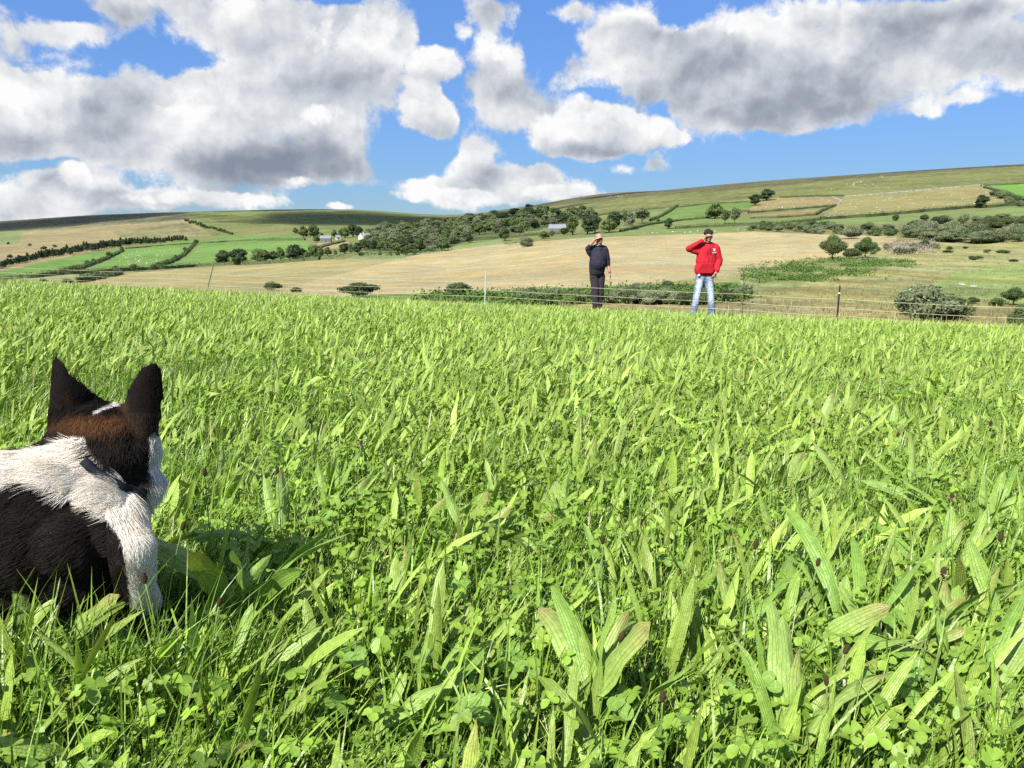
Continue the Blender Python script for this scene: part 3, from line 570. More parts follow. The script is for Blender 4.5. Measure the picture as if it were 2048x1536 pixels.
thicket(22, 1030, 1200, lambda x: 606, 1.5, ['willow', 'willow', 'bush'], (32, 56), (15, 27), 'grey willow bush in the thicket left of the dark-clothed man', 'valley thicket, left')
thicket(20, 1210, 1400, lambda x: 606 + (x - 1200) * .015, 1.5, ['willow', 'willow', 'bush'], (34, 60), (17, 30), 'grey willow bush in the thicket between the two men', 'valley thicket, middle')
thicket(7, 1270, 1460, lambda x: 590, 3, ['bush', 'willow'], (30, 52), (18, 30), 'dark bush at the back of the thicket between the men', 'valley thicket, back')
thicket(9, 1430, 1500, lambda x: 600, 3, ['willow', 'bush'], (24, 42), (16, 26), 'bush in the thicket just right of the man in red', 'valley thicket, right')
thicket(9, 1740, 1870, lambda x: 506 - (x - 1740) * .03, 4, ['bush', 'willow'], (18, 34), (8, 14), 'low bush in the patch behind the hawthorns', 'bushes behind the hawthorns', 100.)
thicket(9, 1880, 2040, lambda x: 520, 16, ['bush'], (10, 22), (4, 7), 'low bush dotted on the rough slope at the right', 'low bushes on the rough slope', 80.)
# --- hedges: each one a thing of its own, leaves over a low bank of growth
def hedge(pts, w, h, label, mat=M_HEDGE, name='hedge', cat='hedge', dmin=100., dens=9, gap=0.0, leaf=.30):
    P = []; pts = np.array(pts, float); cum = np.concatenate([[0], np.cumsum(np.hypot(*np.diff(pts, axis=0).T))])
    for s_ in np.arange(0, cum[-1] + 2, 4.0):
        P.append(ground_at(np.interp(s_, cum, pts[:, 0]), np.interp(s_, cum, pts[:, 1]), dmin))
    P = np.array(P); dY = P[:, 1].copy()
    for _ in range(2): dY[1:-1] = (dY[:-2] + dY[1:-1] + dY[2:]) / 3
    P[:, 0] *= dY / P[:, 1]; P[:, 1] = dY; P[:, 2] = height(P[:, 0], P[:, 1])
    seg = np.linalg.norm(np.diff(P, axis=0), axis=1); cs = np.concatenate([[0], np.cumsum(seg)]); n = int(min(cs[-1] * dens, 9000))
    sC = rng.random(n) * cs[-1]
    if gap: sC = sC[fnoise(sC / 12, sC * 0 + 3.3, 2, 17) > gap]
    n = len(sC); C0 = np.stack([np.interp(sC, cs, P[:, i]) for i in range(3)], 1)
    hh = h * (.65 + .7 * fnoise(sC / 7, sC * 0 + 1.7, 3, 33)); a = rng.uniform(0, math.pi, n); side = np.stack([np.cos(a), np.zeros(n), np.sin(a)], 1)
    C = C0 + np.stack([rng.normal(0, w * .36, n), rng.normal(0, w * .36, n), hh * np.sqrt(rng.random(n))], 1)
    V1, F1 = cards(C, leaf); col1 = np.repeat(rng.uniform(.65, 1.4, (n, 1)), 4, 0)
    m_ = len(P); d = np.gradient(P, axis=0); d[:, 2] = 0; d /= np.linalg.norm(d, axis=1)[:, None] + 1e-9; nn = np.stack([-d[:, 1], d[:, 0], d[:, 2] * 0], 1)
    hz = (h * (.45 + .35 * fnoise(cs / 7, cs * 0 + 1.7, 3, 33)))[:, None] * np.array((0, 0, 1)); lo = np.array((0, 0, -.5))
    if gap: V2 = np.zeros((0, 3)); F2 = np.zeros((0, 4), int)
    else:
        V2 = np.stack([P - nn * w * .45 + lo, P - nn * w * .3 + hz, P + nn * w * .3 + hz, P + nn * w * .45 + lo], 1).reshape(-1, 3)
        F2 = np.array([(i * 4 + j, i * 4 + j + 1, i * 4 + j + 5, i * 4 + j + 4) for i in range(m_ - 1) for j in range(3)])
    V = np.concatenate([V1, V2]); Fc = np.concatenate([F1, F2 + len(V1)]); Cc = np.concatenate([np.tile(col1, (1, 3)), np.full((len(V2), 3), .85)])
    org = P[len(P) // 2].copy(); o = link(name, npmesh(name, V - org, Fc, mat, Cc), None, org); tag(o, label, cat); return o
hedge([(118, 545), (163, 538), (211, 520), (244, 504)], 2.5, 2.6, 'hedge slanting up the left side of the sheep field')
hedge([(305, 536), (340, 527), (366, 513), (380, 500), (390, 489)], 2.5, 2.6, 'hedge slanting up the right side of the sheep field')
hedge([(250, 498), (330, 491), (395, 487), (520, 480)], 2.0, 1.6, 'long thin hedge along the top of the left green fields')
hedge([(515, 482), (560, 481), (610, 481)], 3.5, 3.6, 'thick dark hedge above the bright green field by the farm')
hedge([(-40, 562), (60, 557), (120, 550), (200, 545), (300, 540), (430, 531), (520, 529), (640, 520)], 3, 2.6, 'long hedge along the foot of the left green fields')
hedge([(160, 566), (205, 556), (241, 549)], 3, 2.2, 'short dark hedge on the pale strip at the left', dens=14)
hedge([(640, 521), (700, 515), (760, 515), (850, 508), (905, 500)], 3, 2.4, 'hedge along the far edge of the tan field, left part', gap=.30)
hedge([(636, 498), (660, 490), (690, 484)], 2.2, 2.2, 'dark hedge below the farm buildings')
hedge([(900, 505), (960, 500), (1040, 488)], 2.5, 1.8, 'low scattered hedge beside the tan field in the middle', gap=.4)
hedge([(900, 488), (960, 481), (1060, 472), (1130, 468)], 2.5, 2.4, 'hedge in front of the ridge wood')
hedge([(1180, 434), (1250, 424), (1330, 417)], 2.0, 1.6, 'highest thin hedge under the open hill'); hedge([(1300, 443), (1322, 434), (1340, 424), (1356, 412)], 2.4, 2.6, 'hedge with small trees climbing left of the green hill field')
hedge([(1240, 465), (1300, 450), (1360, 442), (1416, 437), (1438, 428), (1470, 424), (1500, 424)], 2.2, 2.2, 'hedge along the foot of the green hill field'); hedge([(1350, 458), (1430, 454), (1560, 448), (1642, 441)], 2.6, 2.4, 'dark hedge passing behind the head of the man in red')
hedge([(1500, 438), (1560, 436), (1630, 431)], 2.2, 2.2, 'hedge under the narrow brown field'); hedge([(1632, 431), (1650, 421), (1672, 412)], 2.0, 2.4, 'short hedge climbing beside the big sheep field'); hedge([(1496, 427), (1560, 422), (1668, 413)], 2.4, 2.6, 'dark hedge under the upper left sheep field')
hedge([(1340, 417), (1420, 408), (1500, 405)], 2.0, 1.6, 'thin hedge between the green hill field and the moor'); hedge([(1560, 396), (1620, 393), (1690, 393)], 2.2, 1.8, 'hedge between the left sheep field and the moor')
hedge([(1640, 440), (1741, 434), (1850, 424), (1970, 414)], 3.4, 3.4, 'thick dark hedge under the big sheep field'); hedge([(1972, 416), (2048, 410), (2150, 404)], 3, 3.2, 'thick dark hedge running out at the right edge')
hedge([(1962, 373), (2048, 368), (2150, 362)], 2.4, 2.4, 'hedge above the bright green field top right'); hedge([(1968, 376), (2010, 387), (2048, 402)], 2.8, 2.8, 'hedge left of the bright green field top right')
hedge([(1450, 447 + 8), (1560, 452), (1660, 452)], 2.2, 1.4, 'low broken hedge behind the bushes', gap=.35); hedge([(1230, 475), (1290, 471), (1380, 468), (1500, 464)], 1.6, 1.2, 'broken line of low growth along the tan field behind the men', gap=.45)
# stone walls
M_STONE = simple_mat('field_stone', (.30, .28, .25), .95, .1, .3, .6, .6, .2)
def stones(pts, n, s, label):
    P = []; pts = np.array(pts, float)
    cum = np.concatenate([[0], np.cumsum(np.hypot(*np.diff(pts, axis=0).T))])
    mb = MB(); Q = [ground_at(np.interp(t, cum, pts[:, 0]), np.interp(t, cum, pts[:, 1]), 200) for t in np.linspace(0, cum[-1], 60)]; Q = np.array(Q); o0 = Q[30].copy()
    for t in np.linspace(0, 59, n):
        c = np.array([np.interp(t, np.arange(60), Q[:, i]) for i in range(3)]); c[2] = height(c[0], c[1]) + s * .35
        mb.box(c - o0 + rng.normal(0, .15, 3) * (1, 1, .3), np.array((s * 1.3, s, s)) * rng.uniform(.7, 1.3, 3), Matrix.Rotation(rng.uniform(0, 3), 3, 'Z'))
    o = mb.build('stone_wall', M_STONE); o.location = o0; tag(o, label, 'wall')
stones([(1690, 394), (1780, 387), (1900, 376), (1958, 371), (1995, 380), (2012, 392)], 420, 1.3, 'long dry-stone wall along the top of the big sheep field')
stones([(1666, 395), (1684, 402), (1678, 409), (1668, 413)], 90, 1.3, 'short curved stone wall between the two sheep fields')
# ------------------------------------------------------------------ farm, barn, sheep, rocks, small fences, ground tufts
M_WHITE = simple_mat('white_render', (.46, .45, .42), .9, .1); M_SLATE = simple_mat('slate_roof', (.20, .20, .22), .7, .3, .2, 2); M_GREYW = simple_mat('grey_stone_wall', (.17, .16, .14), .9, .1, .25, 1.5)
M_TIN = simple_mat('pale_sheet_roof', (.20, .215, .24), .7, .4, .12, 1.0); M_GLASS = simple_mat('dark_window', (.02, .025, .03), .15, .6)
def house(px, py, wpx, d, eh, rh, label, wallm, roofm, name='farmhouse', cat='house', nwin=3, rz=0.0, chim=1, door=True, dmin=200.):
    P = ground_at(px, py, dmin); w = wpx / FPX * P[1]; P = P.copy(); P[2] -= .3; o = empty(name, P, rz); tag(o, label, cat)
    mb = MB(); x, y = w / 2, d / 2; mb.add([(-x, -y, -2), (x, -y, -2), (x, y, -2), (-x, y, -2), (-x, -y, eh), (x, -y, eh), (x, y, eh), (-x, y, eh), (-x, 0, eh + rh), (x, 0, eh + rh)], [(0, 1, 5, 4), (2, 3, 7, 6), (3, 0, 4, 8, 7), (1, 2, 6, 9, 5)]); mb.build('wall', wallm, o)
    mb = MB(); e = .35; sl_ = rh / y
    for sg in (-1, 1):
        a = [(-x - e, sg * (y + e), eh - sl_ * e), (x + e, sg * (y + e), eh - sl_ * e), (x + e, 0, eh + rh), (-x - e, 0, eh + rh)]; b = [(p[0], p[1], p[2] + .18) for p in a]
        mb.add(a + b, [(0, 1, 2, 3), (7, 6, 5, 4), (0, 4, 5, 1), (1, 5, 6, 2), (2, 6, 7, 3), (3, 7, 4, 0)])
    rf = mb.build('roof', roofm, o)
    for c in range(chim):
        mb = MB(); mb.box((-x + .6 + c * (w - 1.2), 0, eh + rh + .5), (.9, .9, 1.5)); mb.build('chimney', wallm, rf)
    for q in range(nwin):
        wx = -x + (q + .5) * w / nwin; mb = MB(); mb.box((wx, -y - .02, eh * .62), (1.1, .12, 1.2)); f = mb.build('window', M_WHITE, o); mb = MB(); mb.box((wx, -y - .07, eh * .62), (.9, .08, 1.0)); mb.build('pane', M_GLASS, f)
    if door: mb = MB(); mb.box((w * .08, -y - .03, 1.0), (1.0, .12, 2.0)); mb.build('door', M_BARK, o)
    return o
house(733, 481, 13, 6, 4.2, 2.6, 'white farmhouse with a slate roof and chimney among dark trees', M_WHITE, M_SLATE, nwin=3, rz=.2)
house(724, 479, 9, 6, 3.6, 3.0, 'left gabled wing of the farm, white end wall beside the farmhouse', M_WHITE, M_SLATE, 'farm_wing', 'house', 1, 1.1, 0, False)
house(747, 480, 16, 6, 2.8, 2.0, 'long low slate-roofed outbuilding right of the white farmhouse', M_GREYW, M_SLATE, 'outbuilding', 'building', 3, .05, 0)
house(652, 485, 20, 8, 4.0, 2.6, 'grey stone farm building among the trees left of the farmhouse', M_GREYW, M_SLATE, 'stone_barn', 'barn', 3, .1, 0)
house(676, 480, 8, 5, 3.0, 2.0, 'small pale shed between the stone building and the farmhouse', M_WHITE, M_SLATE, 'shed', 'shed', 1, .4, 0)
house(1117, 463, 36, 16, 2.4, 3.2, 'large low barn with a pale grey sheet roof beside dark trees', M_GREYW, M_TIN, 'cattle_barn', 'barn', 0, -.10, 0)
# sheep
M_WOOL = simple_mat('wool', (.56, .53, .46), .95, .1, .15, 8); M_SFACE = simple_mat('sheep_face', (.35, .31, .26), .8, .1)
mb = MB(); mb.ball((0, 0, .62), (.55, .30, .30), 10, 7); mb.ball((.55, 0, .78), (.17, .12, .14), 8, 5)
for sx in (-.32, .32):
    for sy in (-.14, .14): mb.tube([(sx, sy, .45), (sx, sy, 0)], [.06, .045], 5)
mb.ball((-.56, 0, .62), (.07, .06, .16), 6, 4)
s0 = mb.build('sheep', M_WOOL, None, True); ME_SHEEP = s0.data; bpy.data.objects.remove(s0)
def flock(n, poly, s, label, group):
    xs = [p[0] for p in poly]; ys = [p[1] for p in poly]; c = 0
    while c < n:
        x, y = rng.uniform(min(xs), max(xs)), rng.uniform(min(ys), max(ys))
        if not inpoly(np.array([x]), np.array([y]), poly)[0]: continue
        P = ground_at(x, y, 200); o = link('sheep', ME_SHEEP, None, P); o.rotation_euler = (0, 0, rng.uniform(0, 6.28)); o.scale = (s * rng.uniform(.9, 1.2),) * 3; tag(o, label, 'sheep', group); c += 1
flock(62, [(265, 499), (378, 491), (370, 504), (350, 516), (300, 529), (220, 536), (240, 520)], .85, 'white sheep grazing in the left green field between the slanting hedges', 'sheep in the left green field')
flock(56, F['F6'][0], .85, 'white sheep spread over the big tan field under the stone wall', 'sheep in the big tan field')
flock(40, F['F5'][0][1:], .85, 'white sheep in the upper left tan field on the hill', 'sheep in the upper left tan field')
flock(22, [(1600, 392), (1660, 375), (1750, 362), (1850, 358), (1830, 375), (1700, 388)], .75, 'pale sheep on the open moor above the stone wall', 'sheep on the moor')
flock(18, [(1240, 470), (1500, 458), (1640, 446), (1500, 462), (1300, 470)], .75, 'white sheep in the green strip behind the two men', 'sheep behind the men')
# rocks on the moor and the rough slope
rk = []
for i in range(4):
    mb = MB(); mb.ball((0, 0, .3), (1.0, .8, .6), 7, 5); mb.v[0] = mb.v[0] * (1 + rng.normal(0, .14, (len(mb.v[0]), 1))); o = mb.build('rock', M_STONE); rk.append(o.data); bpy.data.objects.remove(o)
def rocks(n, cx, cy_, sx_, sy_, s, label, group, dmin=200):
    for i in range(n):
        P = ground_at(cx + rng.normal(0, sx_), cy_ + rng.normal(0, sy_), dmin); o = link('rock', rk[rng.integers(4)], None, P); q = s * rng.uniform(.6, 1.6); o.scale = (q, q, q * rng.uniform(.6, 1)); o.rotation_euler = (0, 0, rng.uniform(0, 6)); tag(o, label, 'rock', group)
rocks(30, 1235, 391, 14, 2.2, 1.3, 'pale rock in the outcrop high on the ridge left of centre', 'ridge outcrop'); rocks(26, 1715, 368, 14, 4, 1.2, 'pale boulder in the scatter on the moor above the wall', 'moor boulders'); rocks(8, 1763, 355, 5, 1, 1.4, 'pale rock in the small tor near the skyline', 'small tor')
P = ground_at(1923, 571, 60); o = link('rock', rk[0], None, P); o.scale = (.55, .4, .4); tag(o, 'brownish boulder on the green patch of the right slope', 'rock')
P = ground_at(1947, 574, 60); o = link('rock', rk[1], None, P); o.scale = (.7, .35, .3); tag(o, 'flat pale boulder just right of the brownish one', 'rock')
# wooden stock fence on the valley floor
M_OLDW = simple_mat('weathered_wood', (.34, .30, .24), .9, .1)
sf = ground_at(1600, 607, 45); stock = empty('stock_fence', sf); tag(stock, 'line of short weathered posts along the valley floor, right of the man in red', 'fence')
mb = MB(); mb.tube([(0, 0, -.3), (0, 0, .42)], [.035, .03], 6); o = mb.build('post', M_OLDW); ME_SP = o.data; bpy.data.objects.remove(o); prev = None
for x in [1452, 1468, 1484, 1500, 1516, 1531, 1548, 1566, 1583, 1600, 1620, 1645, 1668, 1686, 1706, 1730, 1768]:
    P = ground_at(x, 606 + (x - 1450) * .004, 45); o = link('post', ME_SP, stock, P - sf); o.rotation_euler = (rng.normal(0, .06), rng.normal(0, .06), 0)
    if prev is not None:
        for z in (.36,): mb = MB(); mb.tube([prev - sf + (0, 0, z), P - sf + (0, 0, z)], .006, 4); mb.build('rail_wire', M_OLDW, stock)
    prev = P
# rank growth: bracken, willowherb, rushes, tussocks (nobody could count it)
def tufts(n, poly, kind, hgt, leaf, mat, name, dmin=40, cut=.34, per=7):
    xs = [p[0] for p in poly]; ys = [p[1] for p in poly]; x = rng.uniform(min(xs), max(xs), n * 3); y = rng.uniform(min(ys), max(ys), n * 3); ok = inpoly(x + rng.normal(0, 26, len(x)), y + rng.normal(0, 6, len(y)), poly); x, y = x[ok][:n], y[ok][:n]
    t, m_ = ray(x, y); Yl = np.geomspace(dmin, 900, 500); Z = height(t[:, None] * Yl, np.broadcast_to(Yl, (len(t), 500))); hit = CAMZ + m_[:, None] * Yl <= Z; i = np.argmax(hit, 1); okk = hit.any(1); Y = Yl[i] * rng.uniform(.99, 1.01, len(i)); B = np.stack([t * Y, Y, height(t * Y, Y)], 1)[okk]
    pa = fnoise(B[:, 0] / 6, B[:, 1] / 6, 3, 61); B = B[pa > cut]; N = len(B) * per; Bp = np.repeat(B, per, 0); hj = hgt * rng.uniform(.5, 1.4, N)
    if kind == 'blade':
        V, Fc, Cc, uv = ribbons(Bp + np.stack([rng.normal(0, hgt * .4, N), rng.normal(0, hgt * .4, N), np.zeros(N)], 1), rng.random(N) * 6.28, hj, np.full(N, leaf), np.abs(rng.normal(.25, .25, N)), rng.uniform(0, .8, N), 2, 1, prof_grass, 0, np.tile(rng.uniform(.7, 1.3, (N, 1)), (1, 3)))
    else:
        V, Fc = cards(Bp + np.stack([rng.normal(0, hgt * .6, N), rng.normal(0, hgt * .6, N), hj * rng.random(N)], 1), leaf); Cc = np.tile(np.repeat(rng.uniform(.65, 1.4, (N, 1)), 4, 0), (1, 3))
    tag(link(name, npmesh(name, V, Fc, mat, Cc)), kind='stuff')
# ------------------------------------------------------------------ leaves: materials
def leaf_mat(name, veins=7, trans=0.38, rough=0.42, spec=0.45, tint=(1, 1, 1), blotch=0.25):
    m, k = new_mat(name)
    at = k.node('ShaderNodeAttribute', attribute_name='Col').outputs['Color']
    uv = k.node('ShaderNodeUVMap', uv_map='UVMap').outputs[0]
    s = k.node('ShaderNodeSeparateXYZ'); k.l.new(uv, s.inputs[0])
    geo = k.node('ShaderNodeNewGeometry').outputs['Position']
    if veins:
        v = k.math('ABSOLUTE', k.math('SINE', k.math('MULTIPLY', s.outputs[0], math.pi * veins)))
        line = k.maprange(v, 0.0, 0.45, 1.0, 0.0)
        mid = k.maprange(k.math('ABSOLUTE', k.math('SUBTRACT', s.outputs[0], 0.5)), 0.0, 0.06, 1.0, 0.0)
    else:
        line = 0.0; mid = k.maprange(k.math('ABSOLUTE', k.math('SUBTRACT', s.outputs[0], 0.5)), 0.0, 0.10, 0.6, 0.0)
    n = k.noise(geo, 90, 4, 0.6)
    c = k.mix(k.math('MULTIPLY', mid, 0.35), at, (.26, .38, .14))
    if veins: c = k.mix(k.math('MULTIPLY', line, 0.20), c, (.05, .12, .02))
    sc = k.vec('SCALE', c); k.put(sc.node.inputs['Scale'], k.maprange(n, 0.25, 0.75, 1 - blotch, 1 + blotch, False))
    c = k.vec('MULTIPLY', sc, tint)
    hgt = k.math('ADD', k.math('MULTIPLY', line, -0.5), k.math('MULTIPLY', k.noise(geo, 260, 2, 0.5), 0.9)) if veins else n
    p = principled(k, c, rough, spec, bump=hgt, bstr=0.7, bdist=0.0022)
    tr = k.node('ShaderNodeBsdfTranslucent'); k.put(tr.inputs['Color'], k.vec('MULTIPLY', c, (1.25, 1.35, .55)))
    mx = k.node('ShaderNodeMixShader'); mx.inputs[0].default_value = trans
    k.l.new(p.outputs[0], mx.inputs[1]); k.l.new(tr.outputs[0], mx.inputs[2]); k.l.new(mx.outputs[0], k.out.inputs[0])
    return m
M_PLANT = leaf_mat('plantain_leaf_surface', 6, .16, .40, .38)
M_GRASS = leaf_mat('grass_blade_surface', 0, .15, .36, .40, blotch=.12)
M_CLOV = leaf_mat('clover_leaf_surface', 0, .34, .45, .4, blotch=.10)

def prof_plantain(t): return np.clip(0.13 + 0.87 * np.sin(np.pi * np.clip((t - .12) / .98, 0, 1)) ** 0.9, 0, 1) * np.where(t > .93, (1 - t) / .07 * .75 + .05, 1) * np.where(t < .14, .45 + .55 * t / .14, 1)
def prof_grass(t): return np.clip(1 - t ** 2.2, 0.02, 1) * np.where(t < .15, .7 + 2 * t, 1)
def ribbons(base, az, L, Wd, lean, curl, nseg, ncr, prof, fold=0.15, col_=None, wave=0.0, twist=None, tipcol=None, pleat=0.0):
    """N curved leaves as one vertex / face array"""
    N = len(base); t = np.linspace(0, 1, nseg + 1)
    phi = lean[:, None] + curl[:, None] * t[None, :]
    ds = (L / nseg)[:, None]
    h = np.concatenate([np.zeros((N, 1)), np.cumsum(np.sin(phi[:, :-1] + curl[:, None] / nseg / 2) * ds, 1)], 1)
    z = np.concatenate([np.zeros((N, 1)), np.cumsum(np.cos(phi[:, :-1] + curl[:, None] / nseg / 2) * ds, 1)], 1)
    ca, sa = np.cos(az)[:, None], np.sin(az)[:, None]
    ctr = np.stack([base[:, 0:1] + h * ca, base[:, 1:2] + h * sa, base[:, 2:3] + z], -1)     # N, T, 3
    tang = np.stack([np.sin(phi) * ca, np.sin(phi) * sa, np.cos(phi)], -1)
    side = np.broadcast_to(np.stack([-sa, ca, 0 * ca], -1), tang.shape)
    nor = np.cross(side, tang)
    if twist is not None:
        tw = twist[:, None] * t[None, :]; c_, s_ = np.cos(tw)[..., None], np.sin(tw)[..., None]
        side, nor = side * c_ + nor * s_, nor * c_ - side * s_
    w = Wd[:, None] * prof(t)[None, :] / 2
    s = np.linspace(-1, 1, ncr + 1)
    Vv = ctr[:, :, None, :] + side[:, :, None, :] * (w[:, :, None] * s[None, None, :])[..., None]
    off = fold * np.abs(s)[None, None, :] * w[:, :, None]
    if wave:
        ph = rng.random((N, 1, 1)) * 6.28
        off = off + wave * w[:, :, None] * np.sin(t[None, :, None] * 17 + ph + np.sign(s)[None, None, :] * 1.3) * np.abs(s)[None, None, :]
    if pleat: off = off + pleat * w[:, :, None] * np.cos(s * math.pi * 4)[None, None, :]
    Vv = Vv + nor[:, :, None, :] * off[..., None]
    T, S = nseg + 1, ncr + 1
    a, b = np.meshgrid(np.arange(nseg), np.arange(ncr), indexing='ij')
    q = np.stack([a * S + b, a * S + b + 1, (a + 1) * S + b + 1, (a + 1) * S + b], -1).reshape(-1, 4)
    Fc = (q[None] + (np.arange(N) * T * S)[:, None, None]).reshape(-1, 4)
    uv = np.broadcast_to(np.stack(np.meshgrid(t, (s + 1) / 2, indexing='ij')[::-1], -1), (N, T, S, 2)).reshape(-1, 2)
    cc = None
    if col_ is not None:
        cc = np.broadcast_to(col_[:, None, None, :], (N, T, S, 3)).copy()
        if tipcol is not None: cc = cc * (1 - tipcol[:, None, None, None] * (t ** 6)[None, :, None, None]) + np.array((.30, .20, .09)) * tipcol[:, None, None, None] * (t ** 6)[None, :, None, None]
        cc = cc.reshape(-1, 3)
    return Vv.reshape(-1, 3), Fc, cc, uv
class Pile:
    def __init__(s): s.v = []; s.f = []; s.c = []; s.u = []; s.n = 0
    def add(s, v, f, c, u): s.v.append(v); s.f.append(f + s.n); s.c.append(c); s.u.append(u); s.n += len(v)
    def mesh(s, name, mat, smooth=True): return npmesh(name, np.concatenate(s.v), np.concatenate(s.f), mat, np.concatenate(s.c), np.concatenate(s.u), smooth=smooth)
def green(n, base, v=0.22, yel=0.18):
    b = np.array(base)[None] * np.exp(rng.normal(0, v, (n, 1)))
    y = np.abs(rng.normal(0, yel, (n, 1)))
    b = b * np.array((1, 1, 1)) + y * np.array((.10, .07, .01))
    return np.clip(b, .01, .6)
# where the fence runs (photo x -> distance), the sward ends a little behind it
FX = np.array([-400, 0, 500, 1000, 1500, 2048, 2500]); FY = np.array([27., 24.5, 21, 17.6, 14.4, 12.3, 11.])
def fence_Y(t): return np.interp(CX + t * FPX, FX, FY)
def scatter(n_m2, y0, y1, half=0.74, side=1.6, sd=.24):
    """points over the field in front of the camera, thinner on the margins beside what the photo shows"""
    w1 = half * y1 + side; n = int(n_m2 * 2 * w1 * (y1 - y0))
    y = rng.uniform(y0, y1, n); x = rng.uniform(-w1, w1, n); a = np.abs(x)
    ok = (y < fence_Y(x / np.maximum(y, .5)) + 3.4) & ((a < half * y) | ((a < half * y + side) & (rng.random(n) < sd)))
    x, y = x[ok], y[ok]
    return np.stack([x, y, height(x, y)], 1)
WIND = R(38)                 # leaves lean to the right and away
def azs(n, spread): return WIND + rng.normal(0, spread, n)
PATCH = lambda P, s, seed: fnoise(P[:, 0] * s + 31, P[:, 1] * s + 7, 3, seed)
def DOG_BOX(P):
    a, b = np.array((-1.9, 1.08)), np.array((-.70, 1.20)); d = b - a
    t = np.clip(((P[:, :2] - a) @ d) / (d @ d), 0, 1)
    return np.linalg.norm(P[:, :2] - a - t[:, None] * d, axis=1) < .15
GB, PB, CB = (.140, .245, .028), (.240, .350, .060), (.205, .335, .040)
grass = Pile(); plant = Pile(); clover = Pile()
def add_grass(P, Ls, Wd, seg, lean=.30):
    n = len(P); L = rng.normal(Ls, Ls * .26, n).clip(Ls * .3, Ls * 1.9)
    grass.add(*ribbons(P, np.where(rng.random(n) < .55, azs(n, .8), rng.random(n) * 6.28), L, Wd * rng.uniform(.6, 1.4, n), np.abs(rng.normal(lean, .26, n)), rng.uniform(.1, 1.3, n), seg, 1, prof_grass, 0, green(n, GB, .28, .12), twist=rng.normal(0, .9, n), tipcol=(rng.random(n) < .04) * .8))
def add_plant(P, Ls, Wd, seg, cr, wave=.16, lean=.30):
    n = len(P); L = (Ls * np.exp(rng.normal(-.06, .38, n))).clip(Ls * .3, Ls * 1.8)
    plant.add(*ribbons(P, np.where(rng.random(n) < .7, azs(n, .75), rng.random(n) * 6.28), L, Wd * rng.uniform(.5, 1.35, n), np.abs(rng.normal(lean, .28, n)), rng.uniform(-.1, 1.0, n) + 1.2 * rng.random(n) ** 5, seg, cr, prof_plantain, .28, green(n, PB, .22, .16), wave=wave, twist=rng.normal(0, .95, n), tipcol=(rng.random(n) < .06) * .7))
LEAFLET = np.array([(0, 0), (.34, .22), (.52, .58), (.40, .92), (0, 1.02), (-.40, .92), (-.52, .58), (-.34, .22)])
def add_clover(P, r, hz):
    n = len(P); hh = rng.uniform(*hz, n); ctr = P + np.stack([rng.normal(0, .012, n), rng.normal(0, .012, n), hh], 1)
    tilt = rng.normal(0, .35, (n, 2)); rot = rng.random(n) * 6.28; rr = r * rng.uniform(.55, 1.25, n); colr = green(n, CB, .16, .12)
    for q in range(3):
        a = rot + q * 2.094; ca, sa = np.cos(a), np.sin(a)
        lx = LEAFLET[:, 0][None] * rr[:, None]; ly = LEAFLET[:, 1][None] * rr[:, None]
        droop = -.25 * ly ** 2 / rr[:, None] + .35 * np.abs(lx) + ly * (rng.normal(.1, .25, n)[:, None])
        X = ctr[:, 0:1] + lx * ca[:, None] - ly * sa[:, None]; Y = ctr[:, 1:2] + lx * sa[:, None] + ly * ca[:, None]
        Z = ctr[:, 2:3] + droop + (X - ctr[:, 0:1]) * tilt[:, 0:1] + (Y - ctr[:, 1:2]) * tilt[:, 1:2]
        Vv = np.stack([X, Y, Z], -1).reshape(-1, 3)
        f = np.array([(0, 1, 2, 3), (0, 3, 4, 5), (0, 5, 6, 7)])
        Fc = (f[None] + (np.arange(n) * 8)[:, None, None]).reshape(-1, 4)
        uv = np.tile(LEAFLET * (.9, .9) + (.5, 0), (n, 1))
        clover.add(Vv, Fc, np.repeat(colr, 8, 0), uv)
    if r > .008:
        d = ctr - P; L = np.linalg.norm(d, axis=1)
        grass.add(*ribbons(P, np.arctan2(d[:, 1], d[:, 0]), L, np.full(n, .0022), np.arccos(np.clip(d[:, 2] / L, -1, 1)), np.zeros(n), 1, 1, lambda t: t * 0 + 1, 0, green(n, GB, .1, .1)))
def keep(P): return P[~DOG_BOX(P)]
# nearest ground, 0.4 to 2.4 m: fine grass, clover and ribwort
P = keep(scatter(6200, .42, 2.4, sd=.3)); add_grass(P, .100, .0029, 4)
P = scatter(2000, -.5, .42, 1.8, .4, 1.0); add_grass(P[P[:, 1] < .42], .10, .0034, 3)
P = keep(scatter(700, .42, 2.4)); P = P[PATCH(P, 3, 41) > .38]; add_grass(P, .16, .0058, 5)
P = keep(scatter(1150, .42, 2.4)); P = P[PATCH(P, 2.4, 43) > .42]; add_clover(P, .0125, (.045, .13))
P = keep(scatter(760, .42, 2.4)); P = P[PATCH(P, 1.8, 47) > .37]; add_plant(P, .118, .0175, 6, 4, .18, .42)
